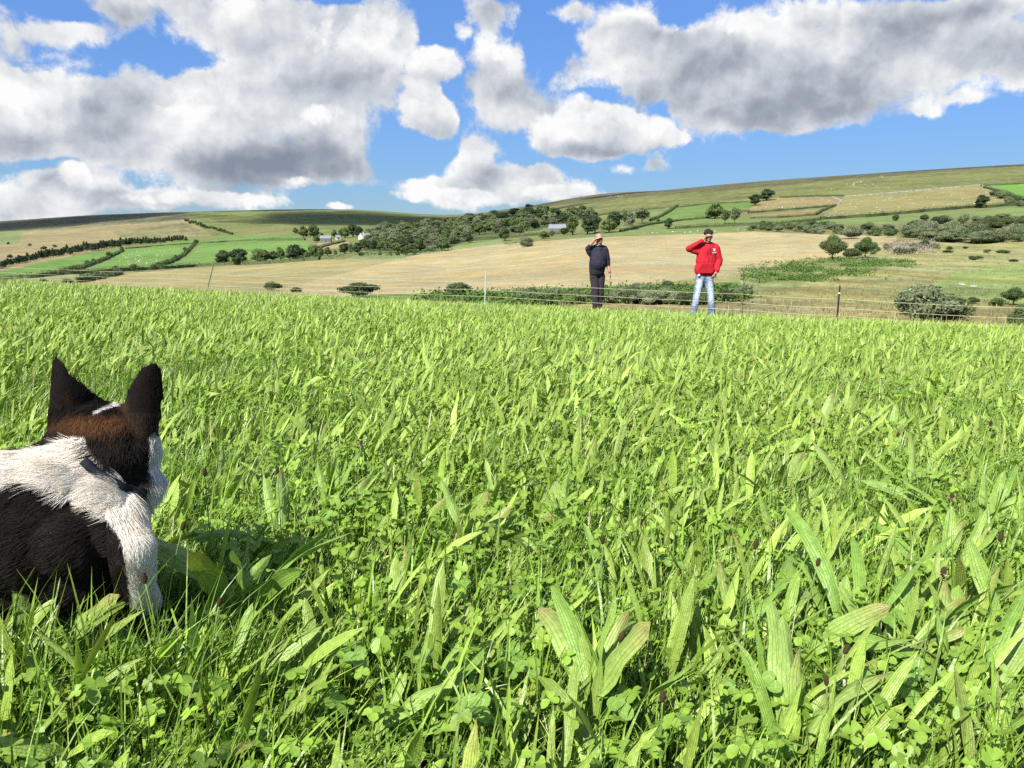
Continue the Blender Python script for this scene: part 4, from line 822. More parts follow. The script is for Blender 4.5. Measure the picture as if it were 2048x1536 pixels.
# the taller growth in front of the dog and under the camera's edge
n = 2600; P = np.stack([rng.uniform(-1.0, -.30, n), rng.uniform(.60, 1.04, n), np.zeros(n)], 1); P[:, 2] = height(P[:, 0], P[:, 1]); P = keep(P); add_grass(P, .135, .0036, 5, .22)
n = 170; P = np.stack([rng.uniform(-1.0, -.34, n), rng.uniform(.62, 1.04, n), np.zeros(n)], 1); P[:, 2] = height(P[:, 0], P[:, 1]); P = keep(P); add_plant(P, .145, .022, 7, 4, .16, .25); add_clover(P + rng.normal(0, .03, P.shape) * (1, 1, 0), .0135, (.08, .15))
for cnt, LL, fn, ww in ((620, .195, add_grass, .0042), (34, .165, add_plant, .022)):
    P = np.stack([rng.uniform(-.95, -.40, cnt), rng.uniform(.93, 1.045, cnt), np.zeros(cnt)], 1); P[:, 2] = height(P[:, 0], P[:, 1]); P = keep(P)
    fn(P, LL, ww, *((5, .16) if fn is add_grass else (7, 4, .16, .2)))
# 2.4 to 6.5 m
P = scatter(2300, 2.4, 6.5); add_grass(P, .110, .0042, 3, .36)
P = scatter(430, 2.4, 6.5); P = P[PATCH(P, 1.2, 43) > .40]; add_clover(P, .0135, (.06, .13))
P = scatter(820, 2.4, 6.5); P = P[PATCH(P, 1.0, 47) > .33]; add_plant(P, .125, .0175, 4, 2, .16, .44)
P = scatter(200, -.5, .42, 1.8, .4, 1.0); add_plant(P, .12, .018, 5, 2, .16, .4)
# 6.5 to 14 m
P = scatter(820, 6.5, 14); add_grass(P, .115, .0065, 2, .4)
P = scatter(620, 6.5, 14); add_plant(P, .118, .0175, 3, 1, 0, .38)
P = scatter(140, 6.5, 12); add_clover(P, .016, (.06, .13))
# straw-coloured stems and taller seeding grasses
def add_straw(P, Ls, Wd, c=(.36, .32, .15)):
    n = len(P); grass.add(*ribbons(P, azs(n, 1.2), Ls * rng.uniform(.6, 1.3, n), Wd * rng.uniform(.7, 1.3, n), np.abs(rng.normal(.3, .25, n)), rng.uniform(0, .7, n), 3, 1, lambda t: 1 - .5 * t, 0, np.array(c)[None] * rng.uniform(.7, 1.3, (n, 1))))
P = keep(scatter(110, .5, 2.4)); add_straw(P, .12, .0018); P = scatter(50, 2.4, 7); add_straw(P, .15, .003); P = scatter(9, 8, 26); add_straw(P, .27, .006, (.24, .27, .10))
# to the brow
P = scatter(330, 14, 30); add_grass(P, .125, .011, 2, .4)
P = scatter(330, 14, 30); add_plant(P, .125, .022, 2, 1, 0, .38)
#print('sward faces', sum(len(f) for f in grass.f), sum(len(f) for f in plant.f), sum(len(f) for f in clover.f))
for nm, pl, mm in (('grass', grass, M_GRASS), ('ribwort_ground_cover', plant, M_PLANT), ('clover_ground_cover', clover, M_CLOV)):
    tag(link(nm, pl.mesh(nm, mm)), kind='stuff')
tufts(3000, F['bracken'][0], 'card', .6, .17, M_BRACK, 'bracken', 60, .465, per=9)
tufts(2300, [(830, 604), (1000, 598), (1200, 592), (1500, 580), (1500, 606), (1200, 612), (900, 612)], 'card', 1.0, .18, M_BRACK, 'valley_undergrowth', 45, per=8)
tufts(700, [(1770, 505), (1800, 488), (1850, 484), (1872, 494), (1850, 508), (1810, 512)], 'card', 1.4, .18, M_PINK, 'willowherb', 100, per=9)
tufts(5200, F['rough'][0], 'blade', .42, .07, M_RUSH, 'rough_grass', 42, .30, per=5)
tufts(2600, F['rough_brown'][0], 'blade', .34, .04, M_RUSH, 'valley_grass', 36, per=6)
# ------------------------------------------------------------------ single plants one can pick out in the near grass
LEAFP = []
for q in range(9):
    one = lambda v: np.array([v])
    c = np.array([[.225, .345, .065], [.25, .365, .08], [.18, .305, .05]][q % 3])[None]
    v, f, cc, uv = ribbons(np.zeros((1, 3)), one(0.), one(.205 + .02 * (q % 3)), one([.029, .036, .024][q % 3]), one(.02), one([.45, .8, 1.25, .2, .6, 1.0, .3, 1.6, .7][q]), 14, 8, prof_plantain, .30, c, .22, one([.3, -.5, .8, 0, -.9, .5, -.2, .4, 1.1][q]), one(.75 if q in (4, 7) else 0.), .02)
    LEAFP.append(npmesh('plantain_leaf', v, f, M_PLANT, cc, uv, smooth=True))
def ground_pt(px, py):
    """ground under a photo pixel, near field"""
    t, m = ray(px, py); Y = np.linspace(.35, 28, 3000); z = height(t * Y, Y)
    i = int(np.argmax(CAMZ + m * Y <= z)); return np.array([t * Y[i], Y[i], z[i]])
def rosette(px, py, n, size, az, spread=.9, lean=.50):
    p = ground_pt(px, py); root = empty('ribwort_plant', p - (0, 0, .004))
    for i in range(n + 2):
        o = link('leaf', LEAFP[rng.integers(9)], root)
        a = az + rng.normal(0, spread) if i < n * .7 else rng.random() * 6.28
        le = abs(rng.normal(lean, .2)) + .04
        # a leaf grows up z and bends towards its own +x
        M = Matrix.Rotation(a, 4, 'Z') @ Matrix.Rotation(le, 4, 'Y') @ Matrix.Rotation(rng.normal(0, .5), 4, 'Z')
        o.rotation_euler = M.to_euler(); s = size * rng.uniform(.62, 1.12); o.scale = (s, s * rng.uniform(.65, 1.05), s)
        o.location = (rng.normal(0, .008), rng.normal(0, .008), 0)
    return root
W_ = WIND
RO = [(470, 1270, 7, 1.25, W_, .5, .35), (330, 1330, 6, 1.1, W_ + .1, .4, .55), (930, 1130, 6, 1.0, W_), (1170, 1500, 7, 1.05, 1.3, .7, .3), (1215, 1230, 4, .8, 1.4), (1545, 1350, 7, 1.15, .75, .35, .6), (1470, 1330, 3, .85, 1.5, .3, .2),
      (1690, 1330, 6, 1.2, 1.2, .35, .25), (1580, 1560, 5, 1.0, 1.4, .3, .15), (1770, 1380, 6, 1.1, .6, .5, .6), (1920, 1430, 6, 1.15, 1.2, .6), (2020, 1330, 6, 1.2, 1.2, .5), (60, 1390, 6, 1.0, 1.5, .6), (210, 1480, 5, .8, 1.8, .8),
      (400, 1500, 5, 1.0, 1.2, .6), (700, 1560, 6, 1.0, .6, .4, .6), (830, 1500, 5, .9, .9, .5, .6), (560, 1120, 5, 1.05, 1.4, .8), (660, 1060, 6, 1.0, 1.7, .9), (800, 1010, 5, .9, 1.2), (1010, 1070, 5, 1.0, 1.5, .6),
      (1120, 1080, 5, .9, 1.2), (1330, 1060, 5, .9, 1.0), (1450, 960, 5, .95, .9), (1560, 1010, 6, 1.0, .8), (1700, 1000, 5, 1.0, 1.0), (1830, 1010, 6, 1.1, .7), (1960, 1080, 6, 1.2, .6, .5, .5), (1880, 1190, 6, 1.1, .8), (620, 940, 5, .9, 1.2),
      (430, 1010, 5, 1.0, .6), (760, 900, 5, .9, .8), (900, 880, 5, .9, 1.0), (1060, 900, 5, .9, 1.0), (1230, 880, 5, .9, .8), (1640, 890, 5, 1.0, .8), (1780, 900, 5, 1.0, .8), (1990, 900, 5, 1.0, .7), (70, 1560, 5, .8, 1.0, .7), (1990, 1540, 5, .9, 1.0, .7)]
roots = []
for q in RO:
    r = rosette(*q); r['category'] = 'plantain'; r['group'] = 'ribwort plants in the near grass'; roots.append(r)
def label_rows(things, cuts, words, fmt):
    rows = {}
    for r in things: rows.setdefault(int(np.searchsorted(cuts, r.location.y)), []).append(r)
    for b, L in rows.items():
        L.sort(key=lambda r: r.location.x / r.location.y)
        for i, r in enumerate(L): r['label'] = fmt % (nth(i, len(L)), words[b])
label_rows(roots, [1.12, 1.6, 2.1], ['in the nearest row', 'in the second row', 'in the third row', 'in the row farthest off'], 'ribwort clump, %s %s')

# clover: round leaflets in threes on thin stalks
a = np.linspace(0, 2 * math.pi, 13)[:-1]
lv = [(0, 0.02, 0)] + [(.52 * math.sin(x) * (1 - .12 * math.cos(x)), .52 - .5 * math.cos(x), .10 * abs(math.sin(x)) - .06 * (1 - math.cos(x))) for x in a]
mid = [(0, .30 + .25 * i, -.03 * i) for i in range(2)]
V_ = np.array([(0, 0, 0)] + [(.54 * math.sin(x), .52 - .52 * math.cos(x), .13 * abs(math.sin(x)) - .05 * (1 - math.cos(x))) for x in a[1:]] + [(0, .55, -.03)])
F_ = np.array([(12, i, (i + 1) % 12) for i in range(12)])
m, k = new_mat('clover_leaflet_surface')
tco = k.node('ShaderNodeTexCoord').outputs['Object']; s = k.node('ShaderNodeSeparateXYZ'); k.l.new(tco, s.inputs[0])
sx_ = k.math('ABSOLUTE', s.outputs[0])
chev = k.math('ABSOLUTE', k.math('SUBTRACT', k.math('ADD', s.outputs[1], k.math('MULTIPLY', sx_, 0.9)), 0.62))
wn = k.noise(tco, 9, 3)
cbase = k.mix(k.maprange(chev, .03, .11, .55, 0), (.20, .35, .055), (.36, .50, .18))
cbase = k.mix(k.maprange(sx_, 0, .03, .4, 0), cbase, (.26, .42, .10))
cbase = k.mix(k.math('MULTIPLY', k.maprange(wn, .4, .7), .35), cbase, (.22, .37, .06))
p = principled(k, cbase, .45, .4, bump=wn, bstr=.3, bdist=.02); tr = k.node('ShaderNodeBsdfTranslucent'); k.put(tr.inputs[0], k.vec('MULTIPLY', cbase, (1.2, 1.3, .5)))
mx = k.node('ShaderNodeMixShader'); mx.inputs[0].default_value = .32; k.l.new(p.outputs[0], mx.inputs[1]); k.l.new(tr.outputs[0], mx.inputs[2]); k.l.new(mx.outputs[0], k.out.inputs[0])
M_LEAFLET = m
ME_LEAFLET = npmesh('leaflet', V_, F_, M_LEAFLET, smooth=True)
M_STALK = simple_mat('clover_stalk_surface', (.17, .26, .06), .5, .3)
def clover_plant(px, py, n, r, h):
    p = ground_pt(px, py); root = empty('clover_plant', p)
    for i in range(n):
        x, y = rng.normal(0, .024, 2); z = h * rng.uniform(.75, 1.15)
        mb = MB(); mb.tube([(x * .2, y * .2, 0), (x * .5, y * .5, z * .6), (x, y, z)], .0008, 5); st = mb.build('stalk', M_STALK, root, True)
        rot0 = rng.random() * 6.28; tilt = Euler((rng.normal(.28, .25), rng.normal(.1, .2), 0)).to_matrix().to_4x4()
        for q in range(3):
            o = link('leaflet', ME_LEAFLET, st); s_ = r * rng.uniform(.85, 1.15)
            M = Matrix.Translation((x, y, z)) @ tilt @ Matrix.Rotation(rot0 + q * 2.094, 4, 'Z') @ Matrix.Rotation(rng.normal(.12, .18), 4, 'X')
            o.location = M.to_translation(); o.rotation_euler = M.to_euler(); o.scale = (s_,) * 3
    root['category'] = 'clover'; root['group'] = 'white clover plants in the near grass'; return root
CLV = [(1030, 1420, 4, .020, .095), (980, 1510, 4, .021, .10), (1500, 1490, 4, .019, .10), (1420, 1470, 3, .017, .08), (700, 1420, 3, .018, .09), (570, 1420, 3, .018, .08), (500, 1560, 4, .017, .08), (740, 1080, 4, .017, .12), (660, 1110, 3, .016, .10), (1750, 1340, 4, .018, .11), (1860, 1460, 3, .018, .09),
       (1780, 1480, 4, .02, .10), (1580, 1210, 3, .016, .10), (280, 1400, 4, .015, .09), (130, 1300, 4, .016, .10), (240, 1240, 4, .015, .10), (900, 1230, 3, .014, .09), (1100, 1170, 4, .014, .09), (1950, 1260, 3, .016, .10), (1240, 1330, 3, .015, .09), (1060, 1270, 3, .014, .09), (1330, 1200, 3, .014, .09), (880, 1420, 3, .016, .09), (1340, 1560, 3, .018, .09)]
cls = [clover_plant(*q) for q in CLV]
label_rows(cls, [1.15, 1.5], ['in the nearest row', 'in the row behind it', 'in the row farthest off'], 'round-leaved clover, %s %s')

# ribwort flower heads: dark cones with a ring of pale anthers, on bare stalks
M_HEAD = simple_mat('seed_head_surface', (.055, .040, .022), .95, .0, .5, 900, .4, .001)
M_ANTH = simple_mat('anther_surface', (.42, .33, .22), .8, .1)
M_STEM = simple_mat('flower_stem_surface', (.16, .24, .07), .55, .3)
def flower(px, py, Y, anth, lean):
    """px, py: where the head shows in the photograph; Y its distance"""
    hd = pt(px, py, Y); bx = hd[0] - lean[0]; by = hd[1] - lean[1]; bz = float(height(bx, by))
    root = empty('ribwort_flower', (bx, by, bz)); L = np.array([hd[0] - bx, hd[1] - by, hd[2] - bz])
    mb = MB(); t = np.linspace(0, 1, 8)[:, None]; pts = np.concatenate([t ** 1.6 * L[:2], t ** .9 * L[2]], 1)
    mb.tube(pts, .0011, 6); mb.build('stem', M_STEM, root, True)
    d = pts[-1] - pts[-2]; d /= np.linalg.norm(d); a_ = np.cross(d, (0, 1, .1)); a_ /= np.linalg.norm(a_); Mx = np.stack([a_, np.cross(d, a_), d], 1)
    sz = rng.uniform(.65, 1.0); mb = MB()
    mb.ball(L + d * .006 * sz, (.0042 * sz, .0042 * sz, .0095 * sz), 10, 8, Mx)
    for q in range(42):                                   # scales standing off the cone
        an = q * 2.4; u = -0.8 + 1.7 * q / 42; rr = .0042 * sz * math.sqrt(max(0, 1 - u * u)); cpt = L + d * .006 * sz + Mx @ np.array([rr * math.cos(an), rr * math.sin(an), .0095 * sz * u])
        mb.ball(cpt, .0010 * sz, 4, 3)
    h = mb.build('flower_head', M_HEAD, root, False)
    if anth:
        mb = MB()
        for q in range(18):
            an = q * .35 + rng.random() * .2; r0 = .0085 * sz * rng.uniform(.8, 1.1); u = rng.uniform(-.006, .001)
            b0 = L + d * (.004 + u) ; tip = b0 + Mx @ np.array([r0 * math.cos(an), r0 * math.sin(an), .001])
            mb.tube([b0, tip], .0002, 4); mb.ball(tip, (.0011, .0011, .0007), 5, 4)
        mb.build('anther_ring', M_ANTH, root)
    root['category'] = 'flower'; root['group'] = 'ribwort flower heads above the grass'; return root
FLS = [(1627, 845, 1.75, 1, (.06, .03)), (1240, 1280, 1.0, 0, (.035, .0)), (438, 1210, .98, 0, (.03, .0)), (290, 1163, 1.03, 0, (-.02, 0)), (410, 950, 1.45, 0, (0, 0)), (365, 1058, 1.15, 0, (.05, .0)), (385, 1452, .86, 0, (0, 0)), (555, 945, 1.5, 0, (0, 0)), (1653, 1368, .92, 0, (-.01, 0)), (1690, 1305, 1.0, 0, (.03, 0)),
       (1885, 1150, 1.12, 1, (.02, 0)), (2000, 1080, 1.22, 0, (.02, 0)), (1903, 998, 1.4, 1, (0, 0)), (1795, 872, 1.9, 0, (.02, 0)), (1400, 880, 1.8, 0, (.01, 0)), (1205, 1085, 1.25, 0, (0, 0)), (722, 890, 1.8, 1, (.02, 0)), (620, 845, 2.0, 0, (0, 0)), (905, 715, 3.2, 0, (.03, 0)), (438, 683, 3.6, 0, (0, .0)),
       (1510, 1095, 1.22, 0, (.03, 0)), (1635, 1130, 1.2, 0, (.02, 0)), (1850, 800, 2.3, 0, (.03, 0)), (1980, 850, 2.0, 0, (.03, 0)), (1540, 720, 3.4, 0, (0, 0)), (1690, 735, 3.1, 0, (.03, 0)), (545, 700, 3.4, 0, (0, 0)), (1325, 1400, .9, 0, (.0, 0)), (430, 830, 2.1, 0, (0, 0)), (990, 790, 2.4, 0, (.02, 0)), (1360, 790, 2.4, 0, (.03, 0)), (1220, 700, 3.6, 0, (.03, 0)), (760, 760, 2.6, 0, (.02, 0))]
fls = [flower(*q) for q in FLS]
label_rows(fls, [1.08, 1.6, 2.7], ['in the nearest row', 'in the second row', 'in the third row', 'in the row farthest off'], 'dark flower head, %s %s')
# ------------------------------------------------------------------ figures: tapered capsules fused into one skin
def capsule(p0, r0, p1, r1, n=14, flat=None):
    p0, p1 = np.array(p0, float), np.array(p1, float); mb = MB(); L = np.linalg.norm(p1 - p0); d = (p1 - p0) / (L + 1e-9)
    pts = []; rad = []
    for i in range(5): a = math.pi / 2 * i / 5; pts.append(p0 - d * r0 * math.cos(a)); rad.append(max(r0 * math.sin(a), 1e-4))
    for i in range(5): t = i / 4; pts.append(p0 + (p1 - p0) * t); rad.append(r0 + (r1 - r0) * t)
    for i in range(1, 6): a = math.pi / 2 * i / 5; pts.append(p1 + d * r1 * math.sin(a)); rad.append(max(r1 * math.cos(a), 1e-4))
    mb.tube(pts, rad, n)
    if flat is not None:                                  # squash across an axis about the capsule's middle
        ax, f = np.array(flat[0], float), flat[1]; ax /= np.linalg.norm(ax); c = (p0 + p1) / 2; V = np.array(mb.v[0]) - c
        mb.v[0] = V - np.outer(V @ ax, ax) * (1 - f) + c
    return mb
def fuse(name, mbs, voxel, smooth=6, mat=None, parent=None, fac=.5):
    A = MB()
    for m in mbs:
        for v in m.v: pass
        A.v += m.v; A.f += [[i + A.n for i in q] for q in m.f]; A.n += m.n
    me = bpy.data.meshes.new(name); me.from_pydata([tuple(x) for x in np.concatenate(A.v)], [], A.f); me.update()
    bm = bmesh.new(); bm.from_mesh(me); bmesh.ops.recalc_face_normals(bm, faces=bm.faces); bm.to_mesh(me); bm.free()
    o = link(name, me)
    r = o.modifiers.new('r', 'REMESH'); r.mode = 'VOXEL'; r.voxel_size = voxel; r.adaptivity = 0
    s = o.modifiers.new('s', 'SMOOTH'); s.iterations = smooth; s.factor = fac
    dg = bpy.context.evaluated_depsgraph_get(); dg.update()
    me2 = bpy.data.meshes.new_from_object(o.evaluated_get(dg)); me2.name = name; o.modifiers.clear(); o.data = me2; bpy.data.meshes.remove(me)
    me2.materials.clear()
    if mat: me2.materials.append(mat)
    me2.polygons.foreach_set('use_smooth', [True] * len(me2.polygons))
    if parent is not None: o.parent = parent
    return o
def ell(c, r, M=None, n=20): mb = MB(); mb.ball(c, r, n, n * 2 // 3, M); return mb
def merge(A, m): A.v += m.v; A.f += [[i + A.n for i in q] for q in m.f]; A.n += m.n
# ------------------------------------------------------------------ the collie lying in the grass
def D(px, py, Y): return pt(px, py, Y)
HY, BY = 1.24, 1.17
def S(px, Y): return px / FPX * Y
dog_org = np.array([-0.62, 1.22, float(height(-0.62, 1.22))])
parts = []
# skull, brow and cheeks (it looks away from us)
parts.append(ell(D(212, 868, HY), (S(88, HY), .082, S(62, HY))))
parts.append(ell(D(205, 905, HY - .02), (S(96, HY), .07, S(62, HY))))
parts.append(ell(D(262, 900, HY), (S(52, HY), .06, S(66, HY))))
parts.append(ell(D(158, 885, HY), (S(62, HY), .06, S(56, HY))))
parts.append(capsule(D(225, 905, HY + .07), .052, D(245, 935, HY + .17), .034))
parts.append(ell(D(272, 965, HY - .01), (S(44, HY), .05, S(52, HY))))
# neck, shoulders, trunk
parts.append(capsule(D(205, 925, HY - .02), .075, D(110, 985, BY + .02), .088))
parts.append(capsule(D(110, 1010, BY), .098, D(-60, 1050, BY - .02), .118))
parts.append(capsule(D(-60, 1050, BY - .02), .118, D(-420, 1085, BY - .06), .118))
parts.append(capsule(D(-420, 1095, BY - .06), .118, D(-640, 1120, BY - .08), .105))
parts.append(ell(D(165, 1060, BY - .02), (S(95, BY), .085, S(90, BY))))
parts.append(capsule(D(205, 1015, BY - .02), .052, D(262, 1095, BY - .05), .036))
parts.append(capsule(D(262, 1095, BY - .05), .036, D(272, 1180, BY - .03), .028))
parts.append(capsule(D(272, 1180, BY - .03), .027, D(300, 1215, BY + .16), .020))
parts.append(capsule(D(100, 1120, BY + .08), .04, D(240, 1190, BY + .25), .022))
parts.append(ell(D(220, 1050, BY + .05), (.06, .07, .08)))
parts.append(capsule(D(150, 1120, BY + .01), .085, D(-600, 1165, BY - .03), .10))
parts.append(ell(D(60, 1060, BY - .01), (.12, .10, .11)))
# haunch and hind leg folded under, tail
parts.append(ell(D(-560, 1120, BY - .12), (.13, .09, .12)))
parts.append(capsule(D(-500, 1215, BY - .2), .035, D(-330, 1240, BY - .2), .026))
parts.append(capsule(D(-700, 1150, BY - .08), .03, D(-980, 1190, BY - .1), .02))
# ears: thin cupped triangles standing up
def ear(outline, Y, cup):
    """outline: photo points base-left, ..., tip, ..., base-right"""
    mb = MB(); n = len(outline); c = np.mean(outline, 0); V = []
    rings = [(1.0, 0.0), (.86, .5), (.5, .9), (0.05, 1.0)]
    def P_(s, side, q):
        o = np.array(outline[q]) * s + c * (1 - s); d = (.006 * rings_h[s]) * side
        u = (o[0] - c[0]) / 60.0
        p = D(o[0], o[1], Y); p[1] += d + cup * (u * u - .3) + (880 - o[1]) * .00006
        return p
    rings_h = {s: h for s, h in rings}
    F = []
    for side in (-1, 1):
        b = len(V)
        for s, h in rings:
            for q in range(n): V.append(P_(s, side, q))
        for r_ in range(len(rings) - 1):
            for q in range(n):
                a_, b_, c_, d_ = b + r_ * n + q, b + r_ * n + (q + 1) % n, b + (r_ + 1) * n + (q + 1) % n, b + (r_ + 1) * n + q
                F.append((a_, b_, c_, d_) if side < 0 else (d_, c_, b_, a_))
        F.append(tuple(range(b + 3 * n, b + 4 * n)) if side < 0 else tuple(range(b + 3 * n, b + 4 * n))[::-1])
    mb.add(V, F); return mb
EL = [(86, 895), (86, 850), (89, 800), (93, 758), (96, 720), (103, 708), (116, 706), (132, 722), (152, 752), (172, 780), (192, 804), (208, 840), (180, 885), (130, 905)]
ER = [(226, 850), (232, 808), (250, 780), (267, 756), (286, 732), (301, 719), (311, 719), (320, 738), (325, 780), (326, 820), (323, 860), (316, 900), (280, 915), (245, 895)]
parts.append(ear(EL, HY - .015, .05)); parts.append(ear(ER, HY - .015, .05))
dog = empty('border_collie', dog_org); tag(dog, 'black and white collie lying in the grass with its back to us, ears pricked', 'dog')
body = fuse('body', parts  , .0045, 7, None, None)
bv = np.empty(len(body.data.vertices) * 3); body.data.vertices.foreach_get('co', bv); bv = bv.reshape(-1, 3)
def coat(P):
    """colour of the coat at points on the dog: it keeps to the dog"""
    x, y = proj(P); n1 = (fnoise(x / 16, y / 16, 3, 71) - .45) * 26; n2 = (fnoise(x / 6, y / 6, 3, 75) - .45) * 22
    j = n1 + n2; N = len(P); c = np.tile(np.array((.76, .70, .61)), (N, 1))
    f3 = fnoise(x / 30, y / 22, 3, 81)[:, None]; c = c * (1 + (f3 - .45) * np.array((.10, .22, .42)))
    blk = np.array((.008, .006, .0055))
    line = np.interp(x, [60, 90, 130, 165, 180, 215, 245, 262, 290, 300, 330], [905, 892, 880, 868, 905, 935, 960, 985, 960, 930, 880]) + j * .6
    isneck = P[:, 1] < 9
    head = (y < line) & (x < 345)
    c[head] = blk
    bx = np.exp(-((x - 190) / 78) ** 2 - ((y - 850) / 24) ** 2); br = np.clip(bx * 1.5 - .15 + (fnoise(x / 9, y / 9, 3, 88) - .5) * .9, 0, 1)[:, None]
    br = br * ((y > 828 + j * .3) & head)[:, None]
    c = c * (1 - br) + np.array((.098, .044, .018)) * br
    for ex, ey in ((137, 800), (250, 815)):
        bb = np.clip(np.exp(-((x - ex) / 10) ** 2 - ((y - ey) / 14) ** 2) - .15, 0, 1)[:, None] * .8 * head[:, None]; c = c * (1 - bb) + np.array((.05, .022, .009)) * bb
    blz = (np.abs(y - (826 - (x - 190) * .42)) < 3.0) & (x > 190) & (x < 240); c[blz] = (.66, .63, .58)
    chk = (x > 300 + j * .2) & (y > 868) & (x < 340); c[chk] = (.63, .61, .59)
    fl = np.interp(x, [-500, 0, 40, 80, 120, 160, 200, 225, 245, 262], [1000, 984, 972, 968, 985, 1008, 1024, 1050, 1090, 1240]) + j * .8
    c[(y > fl) & (x < 262 + j * .3) & ~head] = blk
    return c
bc = coat(bv); a_ = body.data.attributes.new('Col', 'FLOAT_COLOR', 'POINT'); a_.data.foreach_set('color', np.concatenate([bc * .8, np.ones((len(bc), 1))], 1).astype(np.float32).ravel())
m, k = new_mat('coat_skin'); at = k.node('ShaderNodeAttribute', attribute_name='Col').outputs['Color']
p = principled(k, at, .9, .1, bump=k.noise(k.node('ShaderNodeNewGeometry').outputs['Position'], 400, 3), bstr=.5, bdist=.002); k.l.new(p.outputs[0], k.out.inputs[0])
body.data.materials.append(m)
# fur
me = body.data; me.calc_loop_triangles(); nt_ = len(me.loop_triangles)
tri = np.empty(nt_ * 3, np.int32); me.loop_triangles.foreach_get('vertices', tri); tri = tri.reshape(-1, 3)
Ta, Tb, Tc = bv[tri[:, 0]], bv[tri[:, 1]], bv[tri[:, 2]]
cr_ = np.cross(Tb - Ta, Tc - Ta); ar = np.linalg.norm(cr_, axis=1); nrm = cr_ / (ar[:, None] + 1e-12)
mid_ = (Ta + Tb + Tc) / 3; view = np.array([0, 0, CAMZ]) - mid_; view /= np.linalg.norm(view, axis=1)[:, None]
mx_, my_ = proj(mid_)
wgt = ar * ((mx_ > -420) & (mid_[:, 2] > .05)) * np.where((nrm * view).sum(1) > -.35, 1, .15)
NH = 150000
ti = rng.choice(nt_, NH, p=wgt / wgt.sum()); u1, u2 = rng.random(NH), rng.random(NH); sw = u1 + u2 > 1; u1[sw], u2[sw] = 1 - u1[sw], 1 - u2[sw]
HP = Ta[ti] + (Tb - Ta)[ti] * u1[:, None] + (Tc - Ta)[ti] * u2[:, None]; HN = nrm[ti]
hx, hy = proj(HP)
L_ = np.full(NH, .021); flow = np.tile(np.array((-.85, -.1, -.35)), (NH, 1))                       # along the back, head to tail
isear = ((hx > 84) & (hx < 190) & (hy < 812 + 14 * (fnoise(hx / 9, hy / 9, 2, 5) - .5))) | ((hx > 236) & (hx < 325) & (hy < 822)); ishead = hy < np.interp(hx, [60, 90, 165, 215, 262, 330], [905, 892, 875, 935, 975, 900])
L_[ishead] = .010; flow[ishead] = (-.12, -.35, -.9)
side_l = ishead & (hx < 150); flow[side_l] = (-.45, -.3, -.8)
side_r = ishead & (hx > 270); flow[side_r] = (.25, -.3, -.9)
L_[isear] = .0075; flow[isear] = (0, .0, 1.0)
ruff = (~ishead) & (hx > 250) & (hy < 1010); L_[ruff] = .031; flow[ruff] = (.35, -.1, -.95)
neck = (~ishead) & (hx < 250) & (hy < 990); L_[neck] = .028; flow[neck] = (-.75, -.3, -.25)
low = ishead & (hy > 885) & (hx > 160); L_[low] = .017
leg = (hx > 215) & (hy > 1010); L_[leg] = .013; flow[leg] = (.25, -.1, -.95)
flow = flow + np.stack([fnoise(hx / 26, hy / 26, 3, 91) - .45, fnoise(hx / 26, hy / 26, 3, 95) - .45, fnoise(hx / 26, hy / 26, 3, 99) - .45], 1) * 1.3 + rng.normal(0, .16, (NH, 3))
flow -= HN * (flow * HN).sum(1)[:, None]; flow /= np.linalg.norm(flow, axis=1)[:, None] + 1e-9
L_ = L_ * rng.uniform(.55, 1.25, NH)
up_ = np.where(isear, .30, .42)[:, None]
K = 5; t_ = np.linspace(0, 1, K)[None, :, None]
HC = HP[:, None] - HN[:, None] * .001 + (HN * up_)[:, None] * L_[:, None, None] * (t_ - .45 * t_ ** 2) + flow[:, None] * L_[:, None, None] * (.55 * t_ + .45 * t_ ** 2)
hc = coat(HP) * np.exp(rng.normal(0, .18, (NH, 1))); dark = hc.max(1) < .05
hc[dark] += np.abs(rng.normal(0, .006, (dark.sum(), 1))) * np.array((1.3, .9, .6))
hc = np.clip(hc, .004, .92)
cu = bpy.data.hair_curves.new('fur'); cu.add_curves([K] * NH)
cu.attributes['position'].data.foreach_set('vector', HC.astype(np.float32).ravel())
ra = cu.attributes.new('radius', 'FLOAT', 'POINT'); rr_ = (np.where(L_ > .012, .00025, .00022)[:, None] * np.array([1, 1, .85, .6, .15])[None]).astype(np.float32); ra.data.foreach_set('value', rr_.ravel())
ca_ = cu.attributes.new('Col', 'FLOAT_COLOR', 'CURVE'); ca_.data.foreach_set('color', np.concatenate([hc, np.ones((NH, 1))], 1).astype(np.float32).ravel())
m, k = new_mat('fur_surface'); at = k.node('ShaderNodeAttribute', attribute_name='Col').outputs['Color']
df = k.node('ShaderNodeBsdfDiffuse'); k.put(df.inputs[0], at)
gl = k.node('ShaderNodeBsdfHair', component='Reflection'); gl.inputs['RoughnessU'].default_value = .35; gl.inputs['RoughnessV'].default_value = .6; k.put(gl.inputs['Color'], (.5, .48, .45))
mh = k.node('ShaderNodeMixShader'); mh.inputs[0].default_value = .03; k.l.new(df.outputs[0], mh.inputs[1]); k.l.new(gl.outputs[0], mh.inputs[2])
k.l.new(mh.outputs[0], k.out.inputs[0]); cu.materials.append(m)
fur = bpy.data.objects.new('fur', cu); col.objects.link(fur); tag(fur, kind='stuff')
